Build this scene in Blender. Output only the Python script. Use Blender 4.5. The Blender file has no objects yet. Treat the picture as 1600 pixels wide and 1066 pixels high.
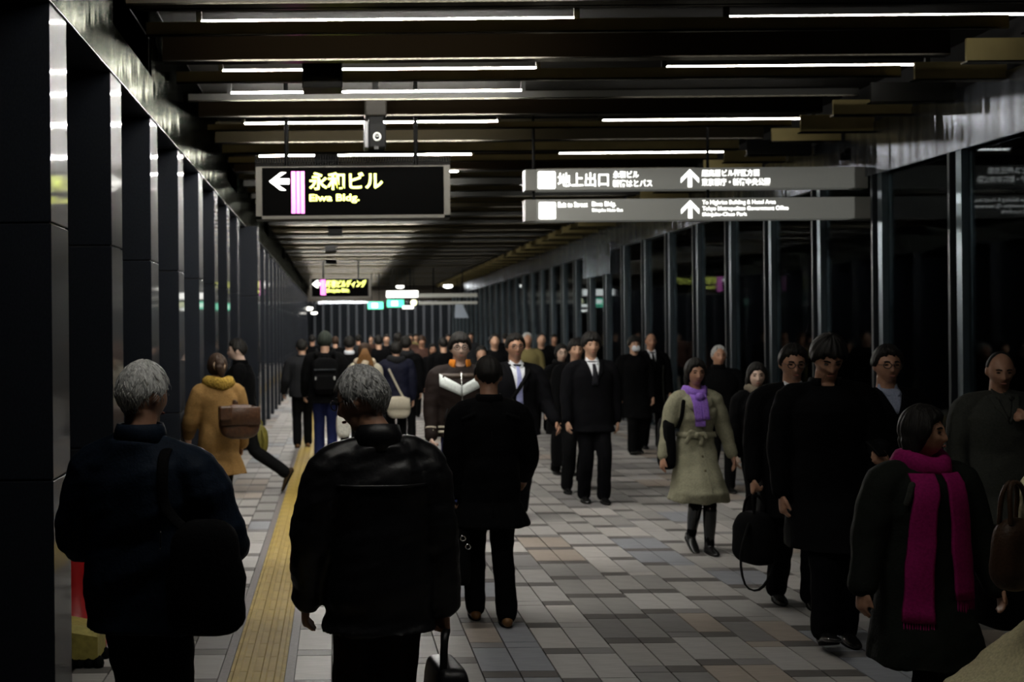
import bpy, bmesh, math, random
import numpy as np
from mathutils import Vector, Matrix, noise
from mathutils.bvhtree import BVHTree

random.seed(7)
R = math.radians
C = bpy.context.scene.collection
scn = bpy.context.scene

# ------------------------------------------------------------------ camera, world, exposure
CAMZ = 1.81            # eye height of the lens
F = 2000.0             # focal length in pixels of the 1600 px wide frame
VX, VY = 525.0, 516.0  # where the corridor's direction meets the picture
ROLL = 0.009
cam_data = bpy.data.cameras.new('camera')
cam = bpy.data.objects.new('camera', cam_data)
C.objects.link(cam)
cam.location = (0, 0, CAMZ)
cam.rotation_mode = 'XYZ'
cam.rotation_euler = (R(90), ROLL, 0)
cam_data.sensor_width = 36.0
cam_data.lens = 36.0 * F / 1600.0
cam_data.shift_x = (800 - VX) / 1600.0
cam_data.shift_y = (VY - 533) / 1600.0
cam_data.clip_start = 0.05
cam_data.clip_end = 300
cam_data.dof.use_dof = True
cam_data.dof.focus_distance = 5.4
cam_data.dof.aperture_fstop = 3.6
scn.camera = cam

world = bpy.data.worlds.new('night')
scn.world = world
world.use_nodes = True
world.node_tree.nodes['Background'].inputs[0].default_value = (0.25, 0.4, 0.6, 1)
world.node_tree.nodes['Background'].inputs[1].default_value = 0.004

scn.view_settings.view_transform = 'Standard'
scn.view_settings.look = 'None'
scn.view_settings.gamma = 1
scn.view_settings.use_curve_mapping = False
scn.view_settings.exposure = 0.0
TUBE_POWER = 400.0
TUBE_POWER_SIDE = 20.0
TUBE_POWER_ADDED = 190.0
try:
    scn.cycles.max_bounces = 6
    scn.cycles.caustics_reflective = False
    scn.cycles.caustics_refractive = False
    scn.cycles.sample_clamp_indirect = 2.0
    scn.cycles.use_denoising = True
except Exception:
    pass


def W(px, py, d):
    """point at depth d seen at pixel (px, py)"""
    dx, dy = px - VX, py - VY
    u = dx - ROLL * dy
    v = dy + ROLL * dx
    return Vector((u * d / F, d, CAMZ - v * d / F))


# ------------------------------------------------------------------ materials
MATS = {}


def mat(name, col, rough=0.6, metal=0.0, spec=0.5, bump=0.0, bscale=60, stretch=(1, 1, 1), var=0.0, emit=None, estr=0.0, aniso=0.0, sheen=0.0, vscale=None):
    if name in MATS:
        return MATS[name]
    m = bpy.data.materials.new(name)
    m.use_nodes = True
    nt = m.node_tree
    b = nt.nodes['Principled BSDF']
    b.inputs['Base Color'].default_value = (*col, 1)
    b.inputs['Roughness'].default_value = rough
    b.inputs['Metallic'].default_value = metal
    b.inputs['Specular IOR Level'].default_value = spec
    if sheen:
        b.inputs['Sheen Weight'].default_value = sheen
    if aniso:
        b.inputs['Anisotropic'].default_value = aniso
        tg = nt.nodes.new('ShaderNodeTangent')
        tg.direction_type = 'RADIAL'
        tg.axis = 'Z'
        nt.links.new(tg.outputs[0], b.inputs['Tangent'])
    if emit:
        b.inputs['Emission Color'].default_value = (*emit, 1)
        b.inputs['Emission Strength'].default_value = estr
    if bump or var:
        tc = nt.nodes.new('ShaderNodeTexCoord')
        mp = nt.nodes.new('ShaderNodeMapping')
        mp.inputs['Scale'].default_value = stretch
        nt.links.new(tc.outputs['Object'], mp.inputs[0])
    if bump:
        nz = nt.nodes.new('ShaderNodeTexNoise')
        nz.inputs['Scale'].default_value = bscale
        nz.inputs['Detail'].default_value = 3
        nt.links.new(mp.outputs[0], nz.inputs[0])
        bp = nt.nodes.new('ShaderNodeBump')
        bp.inputs['Strength'].default_value = bump
        bp.inputs['Distance'].default_value = 0.01
        nt.links.new(nz.outputs[0], bp.inputs['Height'])
        nt.links.new(bp.outputs[0], b.inputs['Normal'])
    if var:
        n2 = nt.nodes.new('ShaderNodeTexNoise')
        n2.inputs['Scale'].default_value = vscale or bscale
        n2.inputs['Detail'].default_value = 4
        nt.links.new(mp.outputs[0], n2.inputs[0])
        mr = nt.nodes.new('ShaderNodeMapRange')
        mr.inputs[1].default_value = 0.3
        mr.inputs[2].default_value = 0.7
        mr.inputs[3].default_value = 1 - var
        mr.inputs[4].default_value = 1 + var
        nt.links.new(n2.outputs[0], mr.inputs[0])
        mx = nt.nodes.new('ShaderNodeVectorMath')
        mx.operation = 'SCALE'
        mx.inputs[0].default_value = col
        nt.links.new(mr.outputs[0], mx.inputs['Scale'])
        nt.links.new(mx.outputs[0], b.inputs['Base Color'])
    MATS[name] = m
    return m


def cloth(name, col, rough=0.85, bump=0.25, spec=0.15):
    return mat(name, col, rough, 0, spec, bump, 90, (1, 1, 1), 0.18)


M = {}
M['granite'] = mat('dark_granite', (0.012, 0.014, 0.019), 0.035, 0, 0.07, 0.008, 2.5, (1, 1, 0.4), 0.25, vscale=140)
_b = M['granite'].node_tree.nodes['Principled BSDF']
_b.inputs['Roughness'].default_value = 0.45
_b.inputs['Coat Weight'].default_value = 0.55
_b.inputs['Coat Roughness'].default_value = 0.05
_b.inputs['Coat IOR'].default_value = 1.32
M['granite_base'] = mat('joint_dark', (0.006, 0.006, 0.007), 0.7)


def cladding(name, col, rough, aniso, bscale, strength, sz):
    m = bpy.data.materials.new(name)
    m.use_nodes = True
    nt = m.node_tree
    out = nt.nodes['Material Output']
    nt.nodes.remove(nt.nodes['Principled BSDF'])
    g = nt.nodes.new('ShaderNodeBsdfAnisotropic') if hasattr(bpy.types, 'ShaderNodeBsdfAnisotropic') else nt.nodes.new('ShaderNodeBsdfGlossy')
    g.inputs['Roughness'].default_value = rough
    g.inputs['Anisotropy'].default_value = aniso
    tg = nt.nodes.new('ShaderNodeTangent')
    tg.direction_type = 'RADIAL'
    tg.axis = 'Z'
    nt.links.new(tg.outputs[0], g.inputs['Tangent'])
    tc = nt.nodes.new('ShaderNodeTexCoord')
    mp = nt.nodes.new('ShaderNodeMapping')
    mp.inputs['Scale'].default_value = (1, 1, sz)
    nt.links.new(tc.outputs['Object'], mp.inputs[0])
    nz = nt.nodes.new('ShaderNodeTexNoise')
    nz.inputs['Scale'].default_value = bscale
    nz.inputs['Detail'].default_value = 2
    nt.links.new(mp.outputs[0], nz.inputs[0])
    bp = nt.nodes.new('ShaderNodeBump')
    bp.inputs['Strength'].default_value = strength
    bp.inputs['Distance'].default_value = 0.02
    nt.links.new(nz.outputs[0], bp.inputs['Height'])
    nt.links.new(bp.outputs[0], g.inputs['Normal'])
    n2 = nt.nodes.new('ShaderNodeTexNoise')
    n2.inputs['Scale'].default_value = bscale * 2
    nt.links.new(mp.outputs[0], n2.inputs[0])
    mr = nt.nodes.new('ShaderNodeMapRange')
    mr.inputs[1].default_value = 0.3
    mr.inputs[2].default_value = 0.7
    mr.inputs[3].default_value = 0.65
    mr.inputs[4].default_value = 1.35
    nt.links.new(n2.outputs[0], mr.inputs[0])
    sc = nt.nodes.new('ShaderNodeVectorMath')
    sc.operation = 'SCALE'
    sc.inputs[0].default_value = col
    nt.links.new(mr.outputs[0], sc.inputs['Scale'])
    nt.links.new(sc.outputs[0], g.inputs['Color'])
    nt.links.new(g.outputs[0], out.inputs[0])
    return m


M['steel'] = cladding('brushed_steel', (0.50, 0.53, 0.60), 0.16, 0.75, 3.4, 0.9, 0.05)
M['steel_warm'] = cladding('brushed_bronze_steel', (0.042, 0.044, 0.038), 0.2, 0.6, 3.0, 0.8, 0.35)
M['fin_edge'] = cladding('ceiling_fin_polished_edge', (0.05, 0.046, 0.038), 0.26, 0.0, 30, 0.01, 1.0)
M['post'] = mat('post_metal', (0.20, 0.24, 0.27), 0.3, 1.0, 0.5, 0.03, 8)
M['post_dark'] = mat('post_dark_metal', (0.03, 0.035, 0.04), 0.35, 0.7)
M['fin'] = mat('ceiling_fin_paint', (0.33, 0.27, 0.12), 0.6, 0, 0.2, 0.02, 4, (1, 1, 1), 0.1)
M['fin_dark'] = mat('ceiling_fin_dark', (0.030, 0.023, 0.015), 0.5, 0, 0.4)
M['fin_lit_darkened'] = mat('ceiling_fin_umber_darkened', (0.0020, 0.0014, 0.0008), 0.9, 0, 0.0)  # dark brown blackened further to offset the tube light falling on it
M['fin_far_dimmed'] = mat('ceiling_fin_olive_dimmed', (0.11, 0.092, 0.044), 0.6, 0, 0.1)  # fin paint dimmed in colour so the far ceiling looks less lit
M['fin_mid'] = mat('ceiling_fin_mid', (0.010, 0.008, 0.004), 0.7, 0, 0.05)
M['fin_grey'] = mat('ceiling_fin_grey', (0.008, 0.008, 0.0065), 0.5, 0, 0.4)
M['slab'] = mat('ceiling_slab_dark', (0.005, 0.0045, 0.0035), 0.9, 0, 0.1)
M['tube'] = mat('fluorescent_light', (0.9, 0.9, 0.9), 0.5, emit=(1.0, 0.97, 0.90), estr=TUBE_POWER)
M['tube_added'] = mat('added_tube_light', (0.9, 0.9, 0.9), 0.5, emit=(1.0, 0.97, 0.90), estr=TUBE_POWER_ADDED)  # for the added tubes that are out of view
M['tube_added_side'] = mat('added_side_tube_light', (0.9, 0.9, 0.9), 0.5, emit=(1.0, 0.97, 0.90), estr=28.0)  # for the added unseen tube that brightens the pale quilted coat
M['tube_side'] = mat('fluorescent_light_side', (0.9, 0.9, 0.9), 0.5, emit=(1.0, 0.97, 0.90), estr=TUBE_POWER_SIDE)
M['socket'] = mat('lamp_socket', (0.02, 0.02, 0.02), 0.6, 0, 0.1)
M['black'] = mat('black_metal', (0.003, 0.003, 0.003), 0.7, 0, 0.06)
M['glass'] = None
M['grout'] = mat('grout', (0.05, 0.045, 0.04), 0.9)
M['yellow_tile'] = mat('tactile_yellow', (0.42, 0.30, 0.075), 0.6, 0, 0.4, 0.06, 40, (1, 1, 1), 0.14, vscale=7)
M['border_tile'] = mat('tactile_border', (0.20, 0.18, 0.18), 0.55, 0, 0.4, 0.05, 40, (1, 1, 1), 0.15)
TONES = [(0.50, 0.475, 0.45), (0.44, 0.425, 0.41), (0.38, 0.365, 0.345), (0.31, 0.30, 0.285), (0.24, 0.23, 0.225), (0.38, 0.325, 0.275), (0.29, 0.30, 0.325), (0.125, 0.115, 0.108)]
for i, t in enumerate(TONES):
    M['tile%d' % i] = mat('floor_tile_tone_%d' % i, t, 0.5, 0, 0.35, 0.03, 5, (1, 9, 1), 0.13, vscale=5)
M['skin'] = mat('skin', (0.46, 0.27, 0.18), 0.5, 0, 0.4, 0.03, 60, (1, 1, 1), 0.08)
M['skin_tan'] = mat('skin_tan', (0.36, 0.19, 0.12), 0.5, 0, 0.4, 0.03, 60, (1, 1, 1), 0.08)
M['skin_pale'] = mat('skin_pale', (0.60, 0.42, 0.33), 0.5, 0, 0.4, 0.03, 60, (1, 1, 1), 0.06)
M['lip'] = mat('lip', (0.26, 0.10, 0.075), 0.6, 0, 0.2)
M['eye'] = mat('eye_dark', (0.012, 0.008, 0.006), 0.2)
M['hair_black'] = mat('hair_black', (0.008, 0.007, 0.006), 0.6, 0, 0.2, 0.5, 130, (1, 1, 0.12), 0.3)
M['hair_brown'] = mat('hair_brown', (0.030, 0.016, 0.009), 0.6, 0, 0.2, 0.5, 130, (1, 1, 0.12), 0.3)
M['hair_ginger'] = mat('hair_ginger', (0.17, 0.08, 0.025), 0.6, 0, 0.2, 0.5, 130, (1, 1, 0.12), 0.3)
M['hair_grey'] = mat('hair_grey', (0.50, 0.50, 0.48), 0.42, 0, 0.4, 0.6, 120, (1, 1, 0.12), 0.4)
M['hair_salt'] = mat('hair_salt', (0.32, 0.32, 0.31), 0.42, 0, 0.4, 0.6, 120, (1, 1, 0.12), 0.6)
M['frame_black'] = mat('spectacle_frame', (0.012, 0.011, 0.011), 0.3)
BLK = cloth('black_wool', (0.0022, 0.0022, 0.0026), .9, .25, .06)
BLK2 = cloth('black_cotton', (0.0032, 0.0032, 0.0036), .9, .25, .08)
SUIT = cloth('dark_suit', (0.0026, 0.0026, 0.0036), .9, .2, .08)
CHAR = cloth('charcoal_cloth', (0.012, 0.0125, 0.0145))
NAVY = cloth('navy_nylon', (0.0038, 0.009, 0.019), 0.7, 0.2, 0.12)
DNAVY = cloth('dark_navy_down', (0.004, 0.005, 0.015), 0.7, 0.3, 0.15)
LEATHER = mat('black_leather', (0.004, 0.004, 0.005), 0.42, 0, 0.32, 0.14, 45, (1, 1, 1), 0.2)
CAMEL = cloth('camel_wool', (0.24, 0.135, 0.045))
TRENCH = cloth('sage_trench', (0.25, 0.24, 0.165))
OLIVE = cloth('olive_wool', (0.15, 0.125, 0.05))
BROWN = cloth('brown_cloth', (0.05, 0.024, 0.018))
DBROWN = cloth('dark_brown_nylon', (0.012, 0.007, 0.006), 0.7)
GREYC = cloth('grey_wool', (0.034, 0.036, 0.031))
GREEN = cloth('dark_green_wool', (0.0075, 0.0095, 0.007))
CREAM = cloth('cream_wool', (0.44, 0.40, 0.31))
BEIGE = cloth('beige_quilt', (0.60, 0.54, 0.33))
JEANS = cloth('blue_jeans', (0.012, 0.018, 0.075))
WHITE = cloth('white_shirt', (0.66, 0.68, 0.72), 0.7, 0.05)
WHITEB = cloth('white_band', (0.62, 0.66, 0.64), 0.6, 0.05)
LILAC = cloth('lilac_tie', (0.30, 0.32, 0.55), 0.5, 0.05)
PURPLE = cloth('purple_scarf', (0.26, 0.13, 0.52), 0.8, 0.3)
MAGENTA = cloth('magenta_scarf', (0.25, 0.007, 0.10), 0.8, 0.3)
ORANGE = cloth('orange_hood', (0.62, 0.20, 0.02), 0.8)
MUSTARD = mat('mustard_fur', (0.30, 0.19, 0.035), 0.9, 0, 0.1, 1.0, 70, (1, 1, 1), 0.5)
WFUR = mat('white_fur', (0.72, 0.70, 0.62), 0.9, 0, 0.1, 1.0, 70, (1, 1, 1), 0.3)
BLEATH = mat('brown_leather', (0.065, 0.029, 0.014), 0.4, 0, 0.4, 0.4, 35, (1, 1, 1), 0.3)
TAN = mat('tan_shoe_leather', (0.13, 0.06, 0.018), 0.4, 0, 0.4, 0.1, 40)
OLBAG = mat('olive_nylon', (0.15, 0.13, 0.02), 0.6, 0, 0.3, 0.4, 25, (1, 1, 1), 0.2)
REDC = cloth('red_cloth', (0.12, 0.004, 0.006))
BSHOE = mat('black_shoe', (0.008, 0.008, 0.008), 0.25, 0, 0.5)
CHROME = mat('chrome', (0.7, 0.7, 0.68), 0.2, 1.0)
SOCK = BLK2


def glass_mat():
    m = bpy.data.materials.new('dark_window_glass')
    m.use_nodes = True
    nt = m.node_tree
    out = nt.nodes['Material Output']
    nt.nodes.remove(nt.nodes['Principled BSDF'])
    tr = nt.nodes.new('ShaderNodeBsdfTransparent')
    tr.inputs[0].default_value = (0.82, 0.88, 0.88, 1)
    gl = nt.nodes.new('ShaderNodeBsdfGlossy')
    gl.inputs['Roughness'].default_value = 0.03
    gl.inputs['Color'].default_value = (0.35, 0.38, 0.40, 1)
    fr = nt.nodes.new('ShaderNodeFresnel')
    fr.inputs[0].default_value = 1.45
    mx = nt.nodes.new('ShaderNodeMixShader')
    nt.links.new(fr.outputs[0], mx.inputs[0])
    nt.links.new(tr.outputs[0], mx.inputs[1])
    nt.links.new(gl.outputs[0], mx.inputs[2])
    nt.links.new(mx.outputs[0], out.inputs[0])
    return m


M['glass'] = glass_mat()


def emis(name, col, strength):
    return mat(name, tuple(min(1, c) for c in col), 0.5, emit=col, estr=strength)


# ------------------------------------------------------------------ mesh building
class MB:
    def __init__(self):
        self.v = []
        self.f = []

    def add(self, vs, fs):
        n = len(self.v)
        self.v.extend([tuple(p) for p in vs])
        self.f.extend([tuple(i + n for i in f) for f in fs])
        return self

    def box(self, x0, x1, y0, y1, z0, z1):
        vs = [(x0, y0, z0), (x1, y0, z0), (x1, y1, z0), (x0, y1, z0), (x0, y0, z1), (x1, y0, z1), (x1, y1, z1), (x0, y1, z1)]
        fs = [(0, 3, 2, 1), (4, 5, 6, 7), (0, 1, 5, 4), (1, 2, 6, 5), (2, 3, 7, 6), (3, 0, 4, 7)]
        return self.add(vs, fs)

    def bbox(self, x0, x1, y0, y1, z0, z1, b):
        """box with its upper/side edges chamfered by b (rounded in x/y plan)"""
        vs, fs = [], []
        def ring(z, i):
            return [(x0 + i + b, y0 + i, z), (x1 - i - b, y0 + i, z), (x1 - i, y0 + i + b, z), (x1 - i, y1 - i - b, z), (x1 - i - b, y1 - i, z), (x0 + i + b, y1 - i, z), (x0 + i, y1 - i - b, z), (x0 + i, y0 + i + b, z)]
        rs = [ring(z0, b * .6), ring(z0 + b, 0), ring(z1 - b, 0), ring(z1, b * .6)]
        for r in rs:
            vs += r
        for k in range(3):
            for j in range(8):
                a, c = k * 8 + j, k * 8 + (j + 1) % 8
                fs.append((a, c, c + 8, a + 8))
        fs.append(tuple(range(7, -1, -1)))
        fs.append(tuple(range(24, 32)))
        return self.add(vs, fs)

    def rings(self, rs, cap=True, closed=True):
        n = len(rs[0])
        vs = [p for r in rs for p in r]
        fs = []
        for k in range(len(rs) - 1):
            for j in range(n if closed else n - 1):
                a, c = k * n + j, k * n + (j + 1) % n
                fs.append((a, c, c + n, a + n))
        if cap and closed:
            fs.append(tuple(range(n - 1, -1, -1)))
            fs.append(tuple(range((len(rs) - 1) * n, len(rs) * n)))
        return self.add(vs, fs)

    def loft(self, secs, n=28, e=2.3):
        """horizontal superellipse sections (z, rx, ry, cx, cy), bottom to top"""
        rs = []
        for (z, rx, ry, cx, cy) in secs:
            r = []
            for j in range(n):
                a = 2 * math.pi * j / n
                c, s = math.cos(a), math.sin(a)
                r.append((cx + rx * math.copysign(abs(c) ** (2 / e), c), cy + ry * math.copysign(abs(s) ** (2 / e), s), z))
            rs.append(r)
        return self.rings(rs)

    def limb(self, pts, radii, n=12, sub=3, ref=Vector((1, 0, 0)), round_ends=True):
        """smooth tube along pts; radii are floats or (across ref, other) pairs"""
        P = [Vector(p) for p in pts]
        Rr = [(r, r) if not isinstance(r, tuple) else r for r in radii]
        Q, RR = [], []
        m = len(P)
        for i in range(m - 1):
            p0, p1, p2, p3 = P[max(i - 1, 0)], P[i], P[i + 1], P[min(i + 2, m - 1)]
            for k in range(sub):
                t = k / sub
                q = 0.5 * ((2 * p1) + (p2 - p0) * t + (2 * p0 - 5 * p1 + 4 * p2 - p3) * t * t + (3 * p1 - p0 - 3 * p2 + p3) * t ** 3)
                Q.append(q)
                RR.append((Rr[i][0] * (1 - t) + Rr[i + 1][0] * t, Rr[i][1] * (1 - t) + Rr[i + 1][1] * t))
        Q.append(P[-1])
        RR.append(Rr[-1])
        T = []
        for i in range(len(Q)):
            t = Q[min(i + 1, len(Q) - 1)] - Q[max(i - 1, 0)]
            T.append(t.normalized() if t.length > 1e-9 else Vector((0, 0, 1)))
        if round_ends:
            r0, r1 = max(RR[0]), max(RR[-1])
            Q = [Q[0] - T[0] * r0 * .75, Q[0] - T[0] * r0 * .4] + Q + [Q[-1] + T[-1] * r1 * .4, Q[-1] + T[-1] * r1 * .75]
            RR = [tuple(c * .45 for c in RR[0]), tuple(c * .85 for c in RR[0])] + RR + [tuple(c * .85 for c in RR[-1]), tuple(c * .45 for c in RR[-1])]
            T = [T[0], T[0]] + T + [T[-1], T[-1]]
        rs = []
        for q, r, t in zip(Q, RR, T):
            a = ref - t * ref.dot(t)
            if a.length < 1e-3:
                a = Vector((0, 1, 0)) - t * t.y
            a.normalize()
            b = t.cross(a)
            rs.append([q + a * (r[0] * math.cos(2 * math.pi * j / n)) + b * (r[1] * math.sin(2 * math.pi * j / n)) for j in range(n)])
        return self.rings(rs)

    def blob(self, c, r, n=16, m=10, e=1.0, rot=None):
        """superellipsoid; e<1 gets boxy"""
        rs = []
        c = Vector(c)
        def pw(x):
            return math.copysign(abs(x) ** e, x)
        for i in range(1, m):
            th = math.pi * i / m
            ring = []
            for j in range(n):
                ph = 2 * math.pi * j / n
                p = Vector((r[0] * pw(math.sin(th)) * pw(math.cos(ph)), r[1] * pw(math.sin(th)) * pw(math.sin(ph)), -r[2] * pw(math.cos(th))))
                if rot is not None:
                    p = rot @ p
                ring.append(c + p)
            rs.append(ring)
        return self.rings(rs)

    def torus(self, c, r, t, axis='y', n=20, m=8, arc=(0, 2 * math.pi), sx=1.0):
        rs = []
        c = Vector(c)
        full = abs(arc[1] - arc[0] - 2 * math.pi) < 1e-6
        k = n if full else n + 1
        for i in range(k):
            a = arc[0] + (arc[1] - arc[0]) * i / n
            u = Vector((math.cos(a) * sx, 0, math.sin(a))) if axis == 'y' else (Vector((math.cos(a) * sx, math.sin(a), 0)) if axis == 'z' else Vector((0, math.cos(a) * sx, math.sin(a))))
            w = Vector((0, 1, 0)) if axis == 'y' else (Vector((0, 0, 1)) if axis == 'z' else Vector((1, 0, 0)))
            rs.append([c + u * r + u * (t * math.cos(2 * math.pi * j / m)) + w * (t * math.sin(2 * math.pi * j / m)) for j in range(m)])
        if full:
            rs.append(rs[0])
        return self.rings(rs, cap=not full)

    def xf(self, mtx):
        self.v = [tuple(mtx @ Vector(p)) for p in self.v]
        return self

    def mesh(self, name, smooth=False):
        me = bpy.data.meshes.new(name)
        me.from_pydata(self.v, [], self.f)
        me.validate()
        bm = bmesh.new()
        bm.from_mesh(me)
        bmesh.ops.recalc_face_normals(bm, faces=bm.faces)
        bm.to_mesh(me)
        bm.free()
        if smooth:
            me.polygons.foreach_set('use_smooth', [True] * len(me.polygons))
        return me

    def build(self, name, m, parent=None, smooth=False, kind=None):
        me = self.mesh(name, smooth)
        return link(name, me, m, parent, kind)


def link(name, me, m, parent=None, kind=None):
    if m is not None and len(me.materials) == 0:
        me.materials.append(m)
    o = bpy.data.objects.new(name, me)
    C.objects.link(o)
    if parent is not None:
        o.parent = parent
    if kind:
        o['kind'] = kind
    return o


def tag(o, label, cat, group=None, kind=None):
    o['label'] = label
    if cat:
        o['category'] = cat
    if group:
        o['group'] = group
    if kind:
        o['kind'] = kind
    return o


def thing(name, label, cat, loc=(0, 0, 0), rz=0.0, group=None, kind=None):
    o = bpy.data.objects.new(name, None)
    o.empty_display_size = 0.1
    C.objects.link(o)
    o.location = loc
    o.rotation_euler = (0, 0, rz)
    return tag(o, label, cat, group, kind)


TMP = bpy.data.collections.new('tmp')
C.children.link(TMP)


def fuse(mb, voxel, smooth=4, adapt=0.0, wrinkle=0.0, seed=0, fold=0.0, foldz=0.9):
    """join overlapping closed volumes into one continuous skin"""
    me = mb.mesh('tmp')
    o = bpy.data.objects.new('tmp', me)
    TMP.objects.link(o)
    r = o.modifiers.new('r', 'REMESH')
    r.mode = 'VOXEL'
    r.voxel_size = voxel
    r.adaptivity = adapt
    if smooth:
        s = o.modifiers.new('s', 'SMOOTH')
        s.factor = 0.5
        s.iterations = smooth
    dg = bpy.context.evaluated_depsgraph_get()
    out = bpy.data.meshes.new_from_object(o.evaluated_get(dg))
    bpy.data.objects.remove(o)
    bpy.data.meshes.remove(me)
    if wrinkle or fold:
        n = len(out.vertices)
        co = np.empty(n * 3)
        out.vertices.foreach_get('co', co)
        co = co.reshape(-1, 3)
        no = np.empty(n * 3)
        out.vertex_normals.foreach_get('vector', no)
        no = no.reshape(-1, 3)
        rg = np.random.RandomState(seed + 3)
        val = np.zeros(n)
        warp = np.stack([np.sin(co @ rg.randn(3) * 6 + rg.rand() * 6) for _ in range(3)], 1) * 0.06
        p = co + warp
        for sc, am in ((14, .55), (24, .4), (40, .22)):
            for _ in range(3):
                kx = rg.randn(3)
                kx /= np.linalg.norm(kx)
                kx[2] = kx[2] * 1.5 + .4
                val += am * np.sin(p @ (kx * sc) + rg.rand() * 6.28) ** 3
        d = val * wrinkle
        if fold:
            ang = np.arctan2(co[:, 1], co[:, 0])
            w = np.clip((foldz - co[:, 2]) / 0.45, 0, 1)
            d += fold * w * (np.sin(ang * 7 + seed) * .6 + np.sin(ang * 11 + seed * 2 + co[:, 2] * 2) * .4)
        co = co + no * d[:, None]
        out.vertices.foreach_set('co', co.reshape(-1))
        out.update()
    out.polygons.foreach_set('use_smooth', [True] * len(out.polygons))
    return out


# ------------------------------------------------------------------ the corridor shell
XL, XR = -1.36, 5.60        # inner faces of the pillars and of the posts
ZB = CAMZ + 1.59            # underside of the two beams
ZC = CAMZ + 2.10            # underside of the ceiling fins
ZT = CAMZ + 2.52            # dark slab above the fins
DEND = 62.0

floor = thing('floor', 'grey and beige stone paving of the concourse with dark joints', None, kind='structure')
MB().box(-4.5, 9.5, -1.0, 75.0, -0.2, -0.012).build('paving_bed', M['grout'], floor)

TW = 0.1975
X0 = 0.752 - 11 * TW
cols = list(range(0, 36))
tile_cache = {}


def tile_mesh(w, l, tone):
    key = (round(l, 3), tone, round(w, 3))
    if key not in tile_cache:
        g = 0.004
        b = MB()
        x1, y1 = w - g, l - g
        c = 0.0
        b.add([(g, g, -c), (x1, g, -c), (x1, y1, -c), (g, y1, -c), (g + c, g + c, 0), (x1 - c, g + c, 0), (x1 - c, y1 - c, 0), (g + c, y1 - c, 0), (g, g, -.012), (x1, g, -.012), (x1, y1, -.012), (g, y1, -.012)],
              [(4, 5, 6, 7), (0, 1, 5, 4), (1, 2, 6, 5), (2, 3, 7, 6), (3, 0, 4, 7), (8, 9, 1, 0), (9, 10, 2, 1), (10, 11, 3, 2), (11, 8, 0, 3)])
        me = b.mesh('tile')
        me.materials.append(M['tile%d' % tone])
        tile_cache[key] = me
    return tile_cache[key]


far_tiles = [MB() for _ in TONES]
near = []
rt = random.Random(11)
blocks = {}
for j in cols:
    x = X0 + j * TW
    if -0.64 < x < -0.25:
        continue
    bk = (j + 1) // 2
    if bk not in blocks:
        seq = []
        y = 0.4 + rt.random() * 0.6
        while y < 74:
            seq.append((y, 0.50, False))
            y += 0.50
            seq.append((y, 0.125, True))
            y += 0.125
        # patches of tone that drift along the block
        tn = []
        cur = 2
        for q in range(len(seq)):
            if rt.random() < 0.35:
                cur = rt.choice([0, 1, 1, 2, 2, 2, 3, 3, 4, 5, 6])
            tn.append(cur)
        blocks[bk] = (seq, tn)
    seq, tn = blocks[bk]
    for q, (y, l, dark) in enumerate(seq):
        tone = tn[q]
        if dark:
            tone = rt.choice([7, 7, 7, 4, tn[q]])
        elif rt.random() < 0.18:
            tone = max(0, min(6, tone + rt.choice([-1, 1])))
        inview = y > 6.2 and (x + TW) < (1130 * y / F) and x > -(420 * y / F)
        if inview and y < 9.0:
            near.append((y, x, l, tone))
        else:
            if y + l < 1.0:
                continue
            g = 0.004
            far_tiles[tone].add([(x + g, y + g, 0), (x + TW - g, y + g, 0), (x + TW - g, y + l - g, 0), (x + g, y + l - g, 0), (x + g, y + g, -.012), (x + TW - g, y + g, -.012), (x + TW - g, y + l - g, -.012), (x + g, y + l - g, -.012)],
                                [(0, 1, 2, 3), (4, 5, 1, 0), (5, 6, 2, 1), (6, 7, 3, 2), (7, 4, 0, 3)])
near.sort()
for (y, x, l, tone) in near[:300]:
    o = link('tile', tile_mesh(TW, l, tone), None, floor)
    o.location = (x, y, 0)
for (y, x, l, tone) in near[300:]:
    g = 0.004
    far_tiles[tone].add([(x + g, y + g, 0), (x + TW - g, y + g, 0), (x + TW - g, y + l - g, 0), (x + g, y + l - g, 0), (x + g, y + g, -.012), (x + TW - g, y + g, -.012), (x + TW - g, y + l - g, -.012), (x + g, y + l - g, -.012)],
                        [(0, 1, 2, 3), (4, 5, 1, 0), (5, 6, 2, 1), (6, 7, 3, 2), (7, 4, 0, 3)])
# the rest of the paving as one part
allv = MB()
fm = []
for tone, b in enumerate(far_tiles):
    allv.add(b.v, b.f)
    fm += [tone] * len(b.f)
me = bpy.data.meshes.new('far_tiles')
me.from_pydata(allv.v, [], allv.f)
for tone in range(len(TONES)):
    me.materials.append(M['tile%d' % tone])
me.polygons.foreach_set('material_index', fm)
o = link('distant_tiles', me, None, floor, kind='stuff')
o.name = 'distant_tiles'

# tactile strip: 0.30 m tiles with four raised bars between two plain borders
strip = thing('tactile_paving', 'yellow ribbed tactile paving strip running along the concourse floor', 'tactile paving', (-0.432, 0.5, 0))
tb = MB()
tb.box(-0.146, 0.146, 0.002, 0.298, -0.012, 0.001)
for q in range(4):
    xc = -0.1095 + q * 0.073
    prof = [(-0.020, 0.001), (-0.012, 0.006), (0.012, 0.006), (0.020, 0.001)]
    rs = []
    for yy in (0.006, 0.294):
        rs.append([(xc + a, yy, h) for a, h in prof])
    tb.rings(rs, cap=False, closed=False)
tme = tb.mesh('tactile_tile')
tme.materials.append(M['yellow_tile'])
for q in range(0, 220):
    o = link('tactile_tile', tme, None, strip)
    o.location = (0, q * 0.30, 0)
MB().box(-0.1975, -0.149, 0, 70, -0.012, 0.0).build('border_slab', M['border_tile'], strip)
MB().box(0.149, 0.1975, 0, 70, -0.012, 0.0).build('border_slab', M['border_tile'], strip)

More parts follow.
